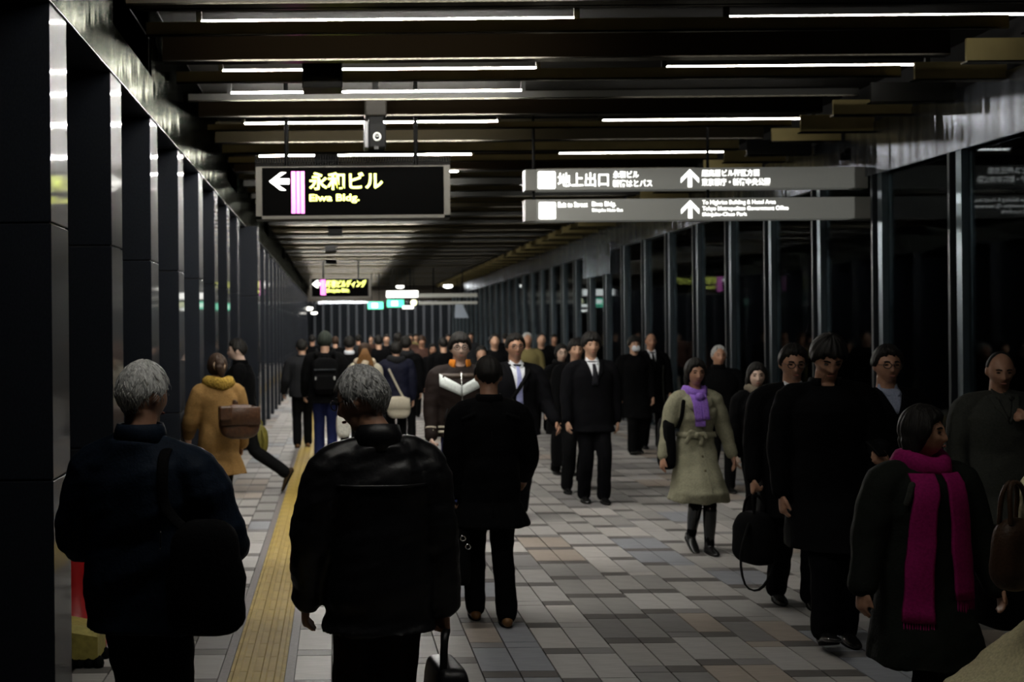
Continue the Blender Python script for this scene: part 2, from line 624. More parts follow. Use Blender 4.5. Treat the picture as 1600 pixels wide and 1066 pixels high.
# ceiling
ceiling = thing('ceiling', 'dark slab ceiling hung with transverse metal fins', None, kind='structure')
MB().box(-4.5, 9.5, -1.0, 75.0, ZT, ZT + 0.2).build('slab', M['slab'], ceiling)
SPL = 4.80
k0 = -8
for k in range(k0, 61):
    d = 9.09 + 0.87 * k
    tube = k in (-7, -6, -2, 0, 2, 3, 5, 8) or (k > 8 and k % 2 == 0)
    top = 0.100 if k in (0, 2) else (0.072 if k in (3, 5) else (0.085 if k >= 8 else 0.1))
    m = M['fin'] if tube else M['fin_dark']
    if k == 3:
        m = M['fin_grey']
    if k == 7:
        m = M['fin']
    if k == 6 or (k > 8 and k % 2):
        m = M['fin_grey'] if k % 3 else M['fin_mid']  # colours kept dark to hold down the tube light on these fins
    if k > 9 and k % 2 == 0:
        m = M['fin_far_dimmed']
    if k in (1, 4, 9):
        m = M['fin_lit_darkened']
    hz = top if tube else 0.24
    xl = -1.33
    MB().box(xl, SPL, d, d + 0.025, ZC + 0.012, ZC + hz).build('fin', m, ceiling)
    MB().box(xl, SPL, d - 0.004, d + (0.028 if tube else 0.10), ZC, ZC + 0.012).build('fin_flange', M['fin_edge'], ceiling)
    # a slim hanging bar between the fins
    if not tube:
        MB().box(xl + .02, SPL - .15, d + 0.33, d + 0.36, ZC + 0.05, ZC + 0.075).build('slim_bar', M['fin_edge'], ceiling)
        MB().box(xl + .02, SPL - .15, d + 0.35, d + 0.47, ZC + 0.075, ZC + 0.30).build('duct_rail', M['fin_lit_darkened'], ceiling)
    # staggered side field by the glazed wall
    dz = -0.06 - 0.03 * (k % 2)
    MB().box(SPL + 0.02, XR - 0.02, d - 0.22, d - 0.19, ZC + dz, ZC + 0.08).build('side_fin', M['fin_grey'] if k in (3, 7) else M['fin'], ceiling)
    MB().box(SPL + 0.02, XR - 0.02, d - 0.224, d - 0.12, ZC + dz - .012, ZC + dz).build('side_flange', M['fin_edge'], ceiling)

# lamps: fluorescent tubes lying behind the upper edge of the fins
vis_label = {0: 'nearest', 2: 'second', 3: 'third', 5: 'fourth', 8: 'fifth'}


def tube_lamp(k, xa, xb, ms, label, group):
    d = 9.09 + 0.87 * k
    top = 0.100 if k in (0, 2) else (0.072 if k in (3, 5) else 0.085)
    r = 0.0085
    zc = ZC + top + 0.016
    t = thing('fluorescent_lamp', label, 'lamp', ((xa + xb) / 2, d + 0.06, zc), 0, group)
    L = (xb - xa) / 2
    b = MB()
    b.rings([[(x, r * math.cos(a * math.pi / 4), r * math.sin(a * math.pi / 4)) for a in range(8)] for x in (-L, L)])
    b.build('tube', ms, t, smooth=True)
    for sx in (-1, 1):
        e = MB()
        e.box(sx * (L + .02) - .02, sx * (L + .02) + .02, -.012, .016, -.013, .15)
        e.build('socket', M['socket'], t)
    MB().box(-L - .04, L + .04, -.012, .05, .135, .17).build('batten', M['slab'], t)


for k in list(vis_label) + [-7, -6, -2] + [q for q in range(10, 60) if q % 2 == 0]:
    g = 'fluorescent tubes above the ceiling fins'
    if k in vis_label:
        lab = '%s row of lit white fluorescent tube in the ceiling, section over the yellow strip' % vis_label[k]
        lab2 = '%s row of lit white fluorescent tube in the ceiling, section by the glazed wall' % vis_label[k]
    elif k < 0:  # added out-of-view tubes that light the near floor and figures
        lab = 'added unseen fluorescent tube over the near end of the concourse, before the first visible row'
        lab2 = lab
        g = 'added tubes above the near end'
    else:
        lab = 'white fluorescent tube hidden behind the far ceiling fins'
        lab2 = lab
        g = 'tubes hidden behind far fins'
    if k != -7:
        tube_lamp(k, -0.94, 1.72, M['tube'] if k >= 0 else M['tube_added'], lab, g)
    if k != 3 and (k >= 0 or k == -7):
        tube_lamp(k, 2.83, 5.03 if k <= 8 else 4.70, M['tube_side'] if k >= 0 else M['tube_added_side'], lab2, g)

# black boxes fixed in the middle line of the ceiling
for i, (px0, px1, py0, py1, d) in enumerate([(472, 535, 97, 137, 10.45), (491, 528, 238, 256, 15.6), (512, 535, 354, 368, 26), (508, 526, 383, 393, 32), (509, 526, 404, 413, 38.5)]):
    a, b = W(px0, py1, d), W(px1, py0, d)
    names = ['nearest black speaker box hung among the ceiling fins', 'black speaker box in the fins just above the arrow sign', 'black speaker box on the ceiling beyond the arrow sign, first in the row', 'black speaker box on the ceiling beyond the arrow sign, middle of the row', 'black speaker box on the ceiling beyond the arrow sign, last in the row']
    t = thing('speaker_box', names[i], 'speaker', ((a.x + b.x) / 2, d, a.z), 0, 'black speaker boxes along the ceiling')
    w, h = (b.x - a.x) / 2, max(b.z, ZC + .02) - a.z
    MB().bbox(-w, w, 0, 0.30, 0, h, .008).build('housing', M['black'], t)
    MB().box(-w * .9, w * .9, -.006, 0.0, .02, h - .02).build('grille', M['black'], t)
    MB().box(-.03, .03, .1, .2, h, ZT - a.z).build('bracket', M['black'], t)

# pillars on the one side
ord_names = ['first', 'second', 'third', 'fourth', 'fifth', 'sixth', 'seventh', 'eighth', 'ninth', 'tenth']
courses = [(0.0, 1.100), (1.105, 2.335), (2.34, ZB)]
pan_cache = {}


def pillar_panel(w, dep, h):
    key = (round(w, 3), round(dep, 3), round(h, 3))
    if key not in pan_cache:
        b = MB().bbox(-w, 0, 0, dep, 0, h, .004)
        me = b.mesh('stone_panel')
        me.materials.append(M['granite'])
        pan_cache[key] = me
    return pan_cache[key]


for k in range(-3, 34):
    d = 6.13 + 1.66 * k
    x = XL
    if k == 8:
        x = XL + 0.18
    if k < 0:
        lab = 'polished dark granite pillar standing before the first pillar in view'
    elif k < 10:
        lab = '%s polished dark granite pillar along the wall, counting from the man with the shoulder bag' % ord_names[k]
        if k == 8:
            lab = 'wider polished granite pillar standing proud of the row, behind the olive bag'
    else:
        lab = 'one of the distant granite pillars crowded together beyond the proud one'
    p = thing('pillar', lab, None, (x, d, 0), 0, 'granite pillars', 'structure')
    MB().box(-0.6 - (x - XL), -0.012, 0.012, 0.38, 0.0, ZB).build('core', M['granite_base'], p)
    for (z0, z1) in courses:
        o = link('stone_panel', pillar_panel(0.62 + (x - XL), 0.392, z1 - z0 - .004), None, p)
        o.location = (0, 0, z0 + .002)
wall_l = thing('wall_left', 'dark recess wall behind the granite pillars', None, kind='structure')
MB().box(-2.6, -1.99, -1, 75, 0, ZT).build('wall_face', M['slab'], wall_l)

# metal-clad beams
trim1 = thing('trim_1', 'reflective metal cladding of the beam above the granite pillars', None, kind='structure')
MB().box(-2.5, XL - .02, -1, DEND + 3, ZB + .02, ZT).build('beam_core', M['granite_base'], trim1)
hh = (ZT - 0.02 - ZB) / 3.0
q = 0
y = -0.4
rb = random.Random(3)
while y < DEND:
    L = 1.66
    for c in range(3):
        inset = 0.012 * c + (0.02 if (q % 5 == 0 and c > 0) else 0)
        b = MB().box(XL - .02, XL - inset + .012, y + .003, y + L - .003, ZB + c * hh + (.0 if c == 0 else .006), ZB + (c + 1) * hh - .006)
        b.build('cladding_panel', M['steel_warm'], trim1)
    b = MB().box(XL - .5, XL + .010, y + .003, y + L - .003, ZB - .006, ZB - .001)
    b.build('soffit_panel', M['post_dark'], trim1)
    y += L
    q += 1
trim2 = thing('trim_2', 'brushed steel cladding of the beam above the glazed wall', None, kind='structure')
MB().box(XR + .02, 7.2, -1, DEND + 3, ZB + .02, ZT).build('beam_core', M['granite_base'], trim2)
ZT2 = CAMZ + 2.04
y = 0.0
lens = [0.84, 0.42, 0.42, 0.83]
q = 0
while y < DEND:
    L = lens[q % 4]
    off = 0.03 if y < 13.4 else 0
    tilt = rb.uniform(-.0035, .0035)
    b = MB()
    b.add([(XR - off + tilt, y + .002, ZB - off), (XR - off - tilt, y + L - .002, ZB - off), (XR - off - tilt * .3, y + L - .002, ZT2 + .06), (XR - off + tilt * .3, y + .002, ZT2 + .06),
           (XR + .02, y + .002, ZB - off), (XR + .02, y + L - .002, ZB - off), (XR + .02, y + L - .002, ZT2 + .06), (XR + .02, y + .002, ZT2 + .06)],
          [(0, 1, 2, 3), (4, 7, 6, 5), (0, 4, 5, 1), (3, 2, 6, 7), (0, 3, 7, 4), (1, 5, 6, 2)])
    b.build('cladding_panel', M['steel'], trim2)
    y += L
    q += 1
MB().box(XR - .0, XR + .5, 0, DEND, ZB - .008, ZB - .002).build('soffit_panel', M['post_dark'], trim2)
# deeper box on the beam
dropb = thing('trim_3', 'deeper steel box dropping below the beam above the glazed wall', None, kind='structure')
zz = CAMZ + 1.10
for (ya, yb) in ((25.8, 26.75), (26.75, 27.7), (27.7, 28.65)):
    MB().box(XR - .06, XR + .35, ya + .003, yb - .003, zz, ZB + .15).build('cladding_panel', M['steel'], dropb)

# glazed wall: posts, panes, dark night beyond
wall_r = thing('wall_right', 'glazed wall of steel posts and dark panes along the concourse', None, kind='structure')
pm = MB()
pm.box(0, .15, 0, .10, 0, ZB)
pme = pm.mesh('post')
pme.materials.append(M['post'])
fm_ = MB().box(-.03, .12, .16, .20, 0, ZB).mesh('mullion')
fm_.materials.append(M['post_dark'])
gm = MB().box(.06, .075, .21, 1.66, 0.08, ZB - .01).mesh('pane')
gm.materials.append(M['glass'])
sm = MB().box(0, .12, .10, 1.67, 0, .08).mesh('sill')
sm.materials.append(M['post_dark'])
for k in range(-6, 31):
    d = 11.44 + 1.67 * k
    for nm, me in (('post', pme), ('mullion', fm_), ('pane', gm), ('sill', sm)):
        o = link(nm, me, None, wall_r)
        o.location = (XR, d, 0)
MB().box(9.0, 9.4, -1, 75, -.2, ZT).build('outer_wall', M['slab'], wall_r)

# stair railings seen through the panes
for i, d in enumerate((10.75, 12.42, 14.1, 15.75)):
    labs = ['steel bar railing behind the pane beside the bald man touching his mouth', 'steel bar railing behind the pane above the black haired woman in magenta', 'steel bar railing behind the pane over the smiling man in glasses', 'steel bar railing behind the pane over the tall man with a phone']
    t = thing('stair_railing', labs[i], 'railing', (5.82, d, 0), 0, 'bar railings behind the glazed wall')
    for xx in (0.0, 1.0):
        MB().limb([(xx, 0, 0), (xx, 0, 2.08 - .25 * xx)], [.018, .018], 8, 1).build('baluster_post', mat('railing_paint', (.42, .46, .46), .5), t, True)
    for q in range(13):
        z = 0.62 + q * 0.118
        MB().limb([(0, 0, z), (1.0, 0, z - .25)], [.008, .008], 6, 1).build('bar', mat('railing_paint', (.42, .46, .46), .5), t, True)
    MB().limb([(-.05, 0, 2.1), (1.05, 0, 1.84)], [.022, .022], 8, 1).build('handrail', mat('railing_paint', (.42, .46, .46), .5), t, True)

# end of the corridor
trim4 = thing('trim_4', 'dark lintel across the end of the concourse', None, kind='structure')
MB().box(-2.2, 7.5, DEND, DEND + .5, CAMZ + 1.30, ZT).build('lintel', M['fin_dark'], trim4)
MB().box(-2.2, 7.5, DEND - .05, DEND, CAMZ + 1.28, CAMZ + 1.40).build('lintel_edge', M['steel'], trim4)
endw = thing('wall_back', 'far wall of closely set grey metal columns', None, kind='structure')
MB().box(-4.5, 9.5, 70.5, 70.9, 0, ZT).build('wall_face', mat('far_wall_paint', (.016, .019, .024), .7, 0, .1), endw)
em = MB().box(-.055, .055, 0, .16, 0, CAMZ + 1.6).mesh('column')
em.materials.append(mat('far_column', (0.085, 0.095, 0.11), 0.6, 0, .2))
for q in range(26):
    o = link('column', em, None, endw)
    o.location = (-3.0 + q * 0.46, 70.1, 0)
for i, d in enumerate((64.5, 67.0)):  # added lamps, out of sight, to brighten the end columns
    for j, xc in enumerate((0.5, 3.5, 6.3)):
        t = thing('fluorescent_lamp', 'added unseen fluorescent lamp hidden behind the lintel at the end', 'lamp', (xc, d, ZT - .12), 0, 'added lobby lamps behind the lintel')
        MB().limb([(-1.2, 0, 0), (1.2, 0, 0)], [.016, .016], 8, 1, ref=Vector((0, 1, 0))).build('tube', M['tube_added'], t, True)
        MB().box(-1.25, 1.25, -.05, .05, .05, .12).build('batten', M['socket'], t)
# round ceiling downlights beyond the last fins
for i, (px, py, d, rr) in enumerate([(700, 447, 58, .21), (625, 448, 58, .18), (748, 449, 60, .19), (482, 482, 64, .22), (491, 489, 64, .16)]):
    p = W(px, py, d)
    labs = ['round white downlight near the end wall, brightest of the pair', 'round white downlight over the green exit signs', 'small round downlight where the steel beam ends', 'white lamp low at the far end beside the granite pillars', 'smaller white lamp beneath the far end lamp beside the granite pillars']
    t = thing('downlight', labs[i], 'lamp', p, 0, 'round lamps at the far end')
    b = MB().blob((0, 0, 0), (rr, rr, rr * .45), 14, 8)
    b.build('diffuser', emis('downlight_glow', (1.0, 0.97, 0.88), 6.0), t, True)
    MB().torus((0, 0, rr * .3), rr, .02, 'z', 18, 6).build('rim', M['socket'], t, True)
    MB().box(-.02, .02, -.02, .02, rr * .3, ZT - p.z).build('stem', M['black'], t)

# ------------------------------------------------------------------ hanging signs
def text_part(name, s, px0, px1, py0, py1, d, m, root, bold=0.0, parent=None, shear=0.0):
    """flat lettering fitted into a pixel-measured field on a sign face at depth d"""
    cu = bpy.data.curves.new('txt', 'FONT')
    cu.body = s
    cu.offset = bold
    cu.extrude = 0.0
    cu.shear = shear
    cu.resolution_u = 3
    o = bpy.data.objects.new('txt', cu)
    TMP.objects.link(o)
    dg = bpy.context.evaluated_depsgraph_get()
    me = bpy.data.meshes.new_from_object(o.evaluated_get(dg))
    bpy.data.objects.remove(o)
    n = len(me.vertices)
    co = np.empty(n * 3)
    me.vertices.foreach_get('co', co)
    co = co.reshape(-1, 3)
    lo, hi = co.min(0), co.max(0)
    a, b = W(px0, py1, d), W(px1, py0, d)
    base = root.location
    new = np.empty_like(co)
    new[:, 0] = a.x - base.x + (co[:, 0] - lo[0]) / (hi[0] - lo[0]) * (b.x - a.x)
    new[:, 2] = a.z - base.z + (co[:, 1] - lo[1]) / (hi[1] - lo[1]) * (b.z - a.z)
    new[:, 1] = d - base.y
    me.vertices.foreach_set('co', new.reshape(-1))
    me.materials.clear()
    me.materials.append(m)
    me.update()
    return link(name, me, m, parent or root)


def poly_part(name, pts, d, m, root, th=0.004):
    """flat polygon (pixel outline) with a little thickness on a sign face"""
    base = root.location
    q = [W(x, y, d) - base for x, y in pts]
    n = len(q)
    b = MB()
    b.add([(p.x, p.y, p.z) for p in q] + [(p.x, p.y + th, p.z) for p in q],
          [tuple(range(n)), tuple(range(2 * n - 1, n - 1, -1))] + [(i, i + n, (i + 1) % n + n, (i + 1) % n) for i in range(n)])
    return b.build(name, m, root)


def arrow_left(x0, x1, yc, h, w):
    """solid arrow pointing left: barbs and a shaft"""
    hd = (x1 - x0)
    return [(x0, yc), (x0 + hd * .56, yc - h), (x0 + hd * .56 + w * 1.3, yc - h), (x0 + w * 1.75, yc - w * .62), (x1, yc - w * .62), (x1, yc + w * .62), (x0 + w * 1.75, yc + w * .62), (x0 + hd * .56 + w * 1.3, yc + h), (x0 + hd * .56, yc + h)]


def arrow_up(xc, y0, y1, h, w):
    hd = (y1 - y0)
    return [(xc, y0), (xc + h, y0 + hd * .50), (xc + h, y0 + hd * .50 + w * 1.3), (xc + w * .55, y0 + w * 1.75), (xc + w * .55, y1), (xc - w * .55, y1), (xc - w * .55, y0 + w * 1.75), (xc - h, y0 + hd * .50 + w * 1.3), (xc - h, y0 + hd * .50)]


YEL = emis('sign_yellow_light', (0.93, 1.0, 0.20), 2.2)
WHT = emis('sign_white_light', (1.0, 1.0, 0.95), 3.0)
PNK = emis('sign_pink_light', (1.0, 0.22, 0.80), 1.0)
GRN = emis('sign_green_light', (0.10, 0.85, 0.52), 1.6)
FACE = mat('sign_black_face', (0.0012, 0.0012, 0.0012), 1.0, 0, 0.0)
FRAME = mat('sign_frame', (0.055, 0.052, 0.045), 0.6, 0.0, .2)
BAR = mat('sign_bar_face', (0.16, 0.16, 0.15), 0.4, emit=(0.75, 0.76, 0.68), estr=0.075)
BARDIM = mat('sign_bar_end', (0.11, 0.11, 0.10), 0.4)


def black_sign(px0, px1, py0, py1, d, label, spikes, rods):
    a, b = W(px0, py1, d), W(px1, py0, d)
    t = thing('hanging_sign', label, 'sign', ((a.x + b.x) / 2, d, a.z))
    w, h = (b.x - a.x) / 2, b.z - a.z
    MB().box(-w, w, .012, .26, 0, h).build('sign_box', FRAME, t)
    fr = .062
    MB().box(-w + fr, w - fr, 0.004, .012, .035, h - .01).build('sign_face', FACE, t)
    for (x0, x1, z0, z1) in ((-w, -w + fr, 0, h), (w - fr, w, 0, h), (-w, w, 0, .032)):
        MB().bbox(x0, x1, -.006, .02, z0, z1, .003).build('frame_strip', FRAME, t)
    for px in rods:
        x = W(px, py0, d).x - t.location.x
        MB().limb([(x, .13, h), (x, .13, ZT - a.z)], [.022, .022], 8, 1, round_ends=False).build('hanger_rod', M['black'], t, True)
    if spikes:
        c = MB()
        n = 76
        for i in range(n):
            x = -w + 2 * w * i / (n - 1)
            for yy, hgt in ((.02, .115), (.2, .10)):
                c.box(x - .0038, x + .0038, yy, yy + .006, h, h + hgt)
        c.box(-w, w, .018, .028, h, h + .012)
        c.box(-w, w, .018, .028, h + .055, h + .061)
        c.build('spike_comb', M['black'], t, kind='stuff')
    return t


D1 = 12.57
s1 = black_sign(400, 703, 258, 343, D1, 'black lit hanging sign reading Eiwa Bldg. with white arrow and three pink bars', True, (447, 651))
poly_part('arrow', arrow_left(420.5, 452, 283.5, 14, 7), D1, WHT, s1)
for x0, x1 in ((455, 461.6), (463, 468.4), (469.6, 475.5)):
    poly_part('pink_bar', [(x0, 268), (x1, 268), (x1 + .6, 333.5), (x0 + .6, 333.5)], D1, PNK, s1)
text_part('lettering', '永和ビル', 483, 598, 268.5, 297, D1 - .001, YEL, s1, 0.022)
text_part('lettering', 'Eiwa Bldg.', 483.5, 561.5, 303, 318, D1 - .001, YEL, s1, 0.022)

D2 = 39.0
s2 = black_sign(484, 579, 435, 465.5, D2, 'distant black lit sign with slanted yellow lettering, small arrow and pink bar', False, (505, 560))
poly_part('arrow', arrow_left(488, 500, 444, 5.5, 3), D2, WHT, s2)
poly_part('pink_bar', [(500.5, 437.5), (508.5, 437.5), (509, 461), (501, 461)], D2, PNK, s2)
text_part('lettering', '新宿ビルディング', 509.5, 572, 437.5, 449.5, D2 - .001, YEL, s2, 0.02, shear=.15)
text_part('lettering', 'Shinjuku Bldg.', 510.5, 546, 451, 458.5, D2 - .001, YEL, s2, 0.02)

D3 = 13.44
a, b = W(821, 345, D3), W(1393, 259, D3)
s3 = thing('hanging_sign', 'pair of long grey lit sign bars with white lettering pointing to exit and park', 'sign', ((a.x + b.x) / 2, D3, a.z))
bx = s3.location


def bar(px0, px1, pyt0, pyb0, slope, m, nm):
    """bar whose top and bottom edges are level in the place"""
    p, q = W(px0, pyb0, D3), W(px1, pyt0 - slope * 0, D3)
    top = W(px0, pyt0, D3).z
    MB().bbox(p.x - bx.x, q.x - bx.x, .002, .20, p.z - bx.z, top - bx.z, .003).build(nm, m, s3)


bar(821, 838, 265, 297.5, 0, BARDIM, 'bar_end')
bar(838.6, 1335, 264.5, 297.5, 0, BAR, 'upper_bar')
bar(1335.6, 1356, 260, 294, 0, BARDIM, 'bar_end')
bar(821, 838, 312, 345.5, 0, BARDIM, 'bar_end')
bar(838.6, 1335, 312, 345.5, 0, BAR, 'lower_bar')
bar(1335.6, 1393, 307.5, 341, 0, BARDIM, 'bar_end')
for px in (836, 1110):
    x = W(px, 260, D3).x - bx.x
    MB().limb([(x, .1, 0), (x, .1, ZT - bx.z)], [.016, .016], 8, 1, round_ends=False).build('hanger_rod', M['black'], s3, True)
x = W(1389, 300, D3).x - bx.x
MB().box(x - .03, x + .03, .05, .15, -.02, .62).build('side_bracket', M['post_dark'], s3)


def icon(px0, px1, py0, py1):
    r = 2.6
    pts = []
    for cx, cy, a0 in ((px1 - r, py0 + r, -90), (px1 - r, py1 - r, 0), (px0 + r, py1 - r, 90), (px0 + r, py0 + r, 180)):
        for q in range(4):
            an = R(a0 + q * 30)
            pts.append((cx + r * math.cos(an), cy + r * math.sin(an)))
    poly_part('pictogram', pts, D3, WHT, s3)
    w, h = px1 - px0, py1 - py0
    lm = mat('pictogram_line', (0.3, 0.3, 0.28), 0.5, emit=(1, 1, .9), estr=.35)
    poly_part('pictogram_line', [(px0 + w * .12, py0 + h * .55), (px0 + w * .85, py0 + h * .82), (px0 + w * .85, py0 + h * .86), (px0 + w * .12, py0 + h * .59)], D3 - .005, lm, s3)
    poly_part('pictogram_line', [(px0 + w * .12, py0 + h * .08), (px0 + w * .28, py0 + h * .06), (px0 + w * .28, py0 + h * .10), (px0 + w * .12, py0 + h * .12)], D3 - .005, lm, s3)


icon(840.5, 868, 268, 295)
icon(842, 868.5, 316, 342.5)
poly_part('arrow', arrow_up(1078, 264.5, 292.5, 14, 5.6), D3, WHT, s3)
poly_part('arrow', arrow_up(1078.5, 313, 341, 14, 5.6), D3, WHT, s3)
T3 = [('地上出口', 871.5, 951, 269.5, 292, .012), ('永和ビル', 958, 998, 267, 278.5, .012), ('新宿はとバス', 957.5, 1019, 280.5, 292.5, .012),
      ('超高層ビル街区方面', 1096.5, 1186.5, 264.5, 276, .012), ('東京都庁・新宿中央公園', 1096.5, 1203, 278, 290.5, .012),
      ('Exit to Street', 872, 918, 315.5, 324, .02), ('Eiwa Bldg.', 925, 962, 315, 324.5, .012), ('Shinjuku Hato Bus', 925, 973, 325.5, 332.5, .012),
      ('To Highrise Building & Hotel Area', 1097.5, 1212, 312, 321.5, .006), ('Tokyo Metropolitan Government Office', 1097.5, 1232, 321.5, 331, .012), ('Shinjuku-Chuo Park', 1097.5, 1167, 331.5, 339.5, .012)]
for s, x0, x1, y0, y1, bo in T3:
    text_part('lettering', s, x0, x1, y0, y1, D3 - .002, WHT, s3, bo)

# far grey sign bars with a lit white panel, and the green exit signs
D4 = 44.0
a, b = W(655, 476, D4), W(746, 459, D4)
t = thing('sign_bar', 'distant pair of plain grey sign bars near the end wall', 'sign', ((a.x + b.x) / 2, D4, a.z))
w = (b.x - a.x) / 2
for (y0, y1) in ((459, 465), (471.5, 476)):
    z0, z1 = W(655, y1, D4).z - a.z, W(655, y0, D4).z - a.z
    MB().bbox(-w, w, 0, .2, z0, z1, .01).build('bar', mat('far_bar', (.3, .3, .27), .4, emit=(.8, .8, .7), estr=.10), t)
for xx in (-w * .5, w * .5):
    MB().box(xx - .02, xx + .02, .08, .12, 0.05, ZT - a.z).build('hanger_rod', M['black'], t)
for (x0, x1, y0, y1, d, m, nm, lab) in ((604, 653, 454.5, 465, 44, WHT, 'lit_sign', 'distant white lit strip sign above the green exit signs'),
                                        (575, 598.5, 472, 483, 48, GRN, 'exit_sign', 'distant green exit sign, lower one, under the far black sign'),
                                        (605, 631, 468.5, 480, 45, GRN, 'exit_sign', 'distant green exit sign, higher one, next to a round yellow light'),
                                        (629, 646, 478, 482.5, 45, WHT, 'lit_sign', 'small distant white lit plate under the round yellow light')):
    a, b = W(x0, y1, d), W(x1, y0, d)
    t = thing(nm, lab, 'sign', ((a.x + b.x) / 2, d, a.z))
    w, h = (b.x - a.x) / 2, b.z - a.z
    MB().bbox(-w - .03, w + .03, 0.01, .2, -.03, h + .03, .01).build('sign_box', FRAME, t)
    MB().box(-w, w, 0, .012, 0, h).build('lit_face', m, t)
    if m is GRN:   # running figure and arrow, lit white
        MB().box(-w * .45, w * .25, -.006, 0, h * .2, h * .8).build('white_symbol', WHT, t)
    for xx in (-w * .5, w * .5):
        MB().box(xx - .015, xx + .015, .08, .11, h, ZT - a.z).build('hanger_rod', M['black'], t)
p = W(646.5, 473, 45)
t = thing('round_light', 'small round yellow-white light beside the higher green exit sign', 'lamp', p)
MB().blob((0, 0, 0), (.11, .05, .11), 14, 8).build('diffuser', emis('round_light_glow', (1, 1, .62), 2.5), t, True)
MB().torus((0, .03, 0), .12, .012, 'y', 18, 6).build('rim', M['black'], t, True)
MB().box(-.015, .015, .03, .06, .1, ZT - p.z).build('stem', M['black'], t)
p = W(718, 497, 52)
t = thing('hanging_banner', 'pale blue-white banner hanging at the far end near the steel beam', 'banner', p)
MB().add([(-.16, 0, .62), (.1, 0, .62), (.38, .02, 0), (-.2, .03, 0), (-.16, .03, .62), (.1, .03, .62), (.38, .05, 0), (-.2, .06, 0)], [(0, 3, 2, 1), (4, 5, 6, 7), (0, 1, 5, 4), (1, 2, 6, 5), (2, 3, 7, 6), (3, 0, 4, 7)]).build('cloth', mat('pale_banner', (.45, .52, .62), .7), t)
MB().box(-.25, .2, -.01, .04, .62, .66).build('rail', CHROME, t)
for xx in (-.1, .08):
    MB().box(xx, xx + .02, 0, .02, .66, ZT - p.z).build('hanger_rod', M['black'], t)

# camera unit on the ceiling
p = W(588, 230, 12.3)
t = thing('security_camera', 'black box camera with a round lens hanging from the ceiling over the arrow sign', 'camera', p)
MB().bbox(-.072, .095, 0, .30, 0, .235, .012).build('housing', M['black'], t)
MB().bbox(-.115, -.072, .02, .30, 0.0, .255, .008).build('side_plate', mat('grey_plate', (.05, .05, .053), .5), t)
MB().torus((.008, -.004, .10), .034, .010, 'y', 22, 8, sx=.9).build('lens_ring', mat('lens_ring_grey', (.36, .36, .33), .35, .3), t, True)
MB().blob((.008, .0, .10), (.026, .014, .028), 14, 8).build('lens', mat('lens_glass', (.004, .004, .005), .08), t, True)
MB().bbox(-.07, .08, .06, .24, .235, .31, .01).build('neck', M['black'], t)
MB().bbox(-.105, .105, .03, .28, .31, .49, .012).build('mount_box', mat('mount_box_paint', (.006, .005, .0035), .6, 0, .1), t)
MB().box(-.03, .03, .1, .2, .49, ZT - p.z).build('ceiling_stem', M['black'], t)
MB().box(-.02, .02, -.008, .004, -.02, .01).build('sensor', M['socket'], t)

# small fittings on the steel beam
for i, (px, py) in enumerate(((1328, 234), (1335, 238))):
    p = W(px, py, 13.9)
    t = thing('beam_fitting', ('small dark round fitting on the steel beam end above the long grey sign', 'small dark hook fitting on the steel beam end above the long grey sign')[i], 'fitting', (XR, 13.9 + i * .12, p.z))
    MB().blob((-.01, 0, 0), (.035, .02, .022), 10, 6).build('body', M['black'], t, True)
    MB().box(-.06, .0, -.006, .006, -.05 - .02 * i, 0).build('pin', M['black'], t)

# cone in its weight base, behind the first pillar
t = thing('traffic_cone', 'red traffic cone behind yellow weight block beside the nearest granite pillar', 'cone', (-1.52, 7.36, 0))
b = MB()
prof = [(0, .185), (.03, .185), (.035, .165), (.40, .105), (.60, .07), (.70, .045), (.72, .02)]
b.rings([[(r * math.cos(2 * math.pi * j / 28), r * math.sin(2 * math.pi * j / 28), z) for j in range(28)] for z, r in prof])
b.build('cone_body', mat('red_plastic', (.40, .006, .008), .4, 0, .5), t, True)
MB().blob((0, 0, .735), (.03, .03, .03), 12, 8).build('tip', mat('yellow_tip', (.6, .42, .02), .4), t, True)
t = thing('weight_block', 'chunky yellow plastic weight block with sloping top at the foot of the red cone', 'weight block', (-1.50, 7.02, 0))
ym = mat('yellow_block', (.40, .34, .085), .5, 0, .4, .1, 30, (1, 1, 1), .2)
b = MB()
b.add([(-.22, -.12, .045), (.20, -.12, .045), (.20, .12, .045), (-.22, .12, .045), (-.22, -.12, .24), (.20, -.12, .165), (.20, .12, .165), (-.22, .12, .24), (-.22, -.07, .275), (.185, -.07, .195), (.185, .12, .195), (-.22, .12, .275)],
      [(0, 3, 2, 1), (0, 1, 5, 4), (1, 2, 6, 5), (2, 3, 7, 6), (3, 0, 4, 7), (4, 5, 9, 8), (5, 6, 10, 9), (6, 7, 11, 10), (7, 4, 8, 11), (8, 9, 10, 11)])
b.build('block', ym, t)
for yy in (-.10, .09):
    b = MB()
    for i in range(9):
        b.blob((-.2 + i * .05, yy, .022), (.032, .04, .030 + .006 * (i % 3)), 8, 6)
    b.build('rubber_foot', M['black'], t, True)

# ------------------------------------------------------------------ people
RZ, RX, RY = 0.113, 0.0775, 0.097


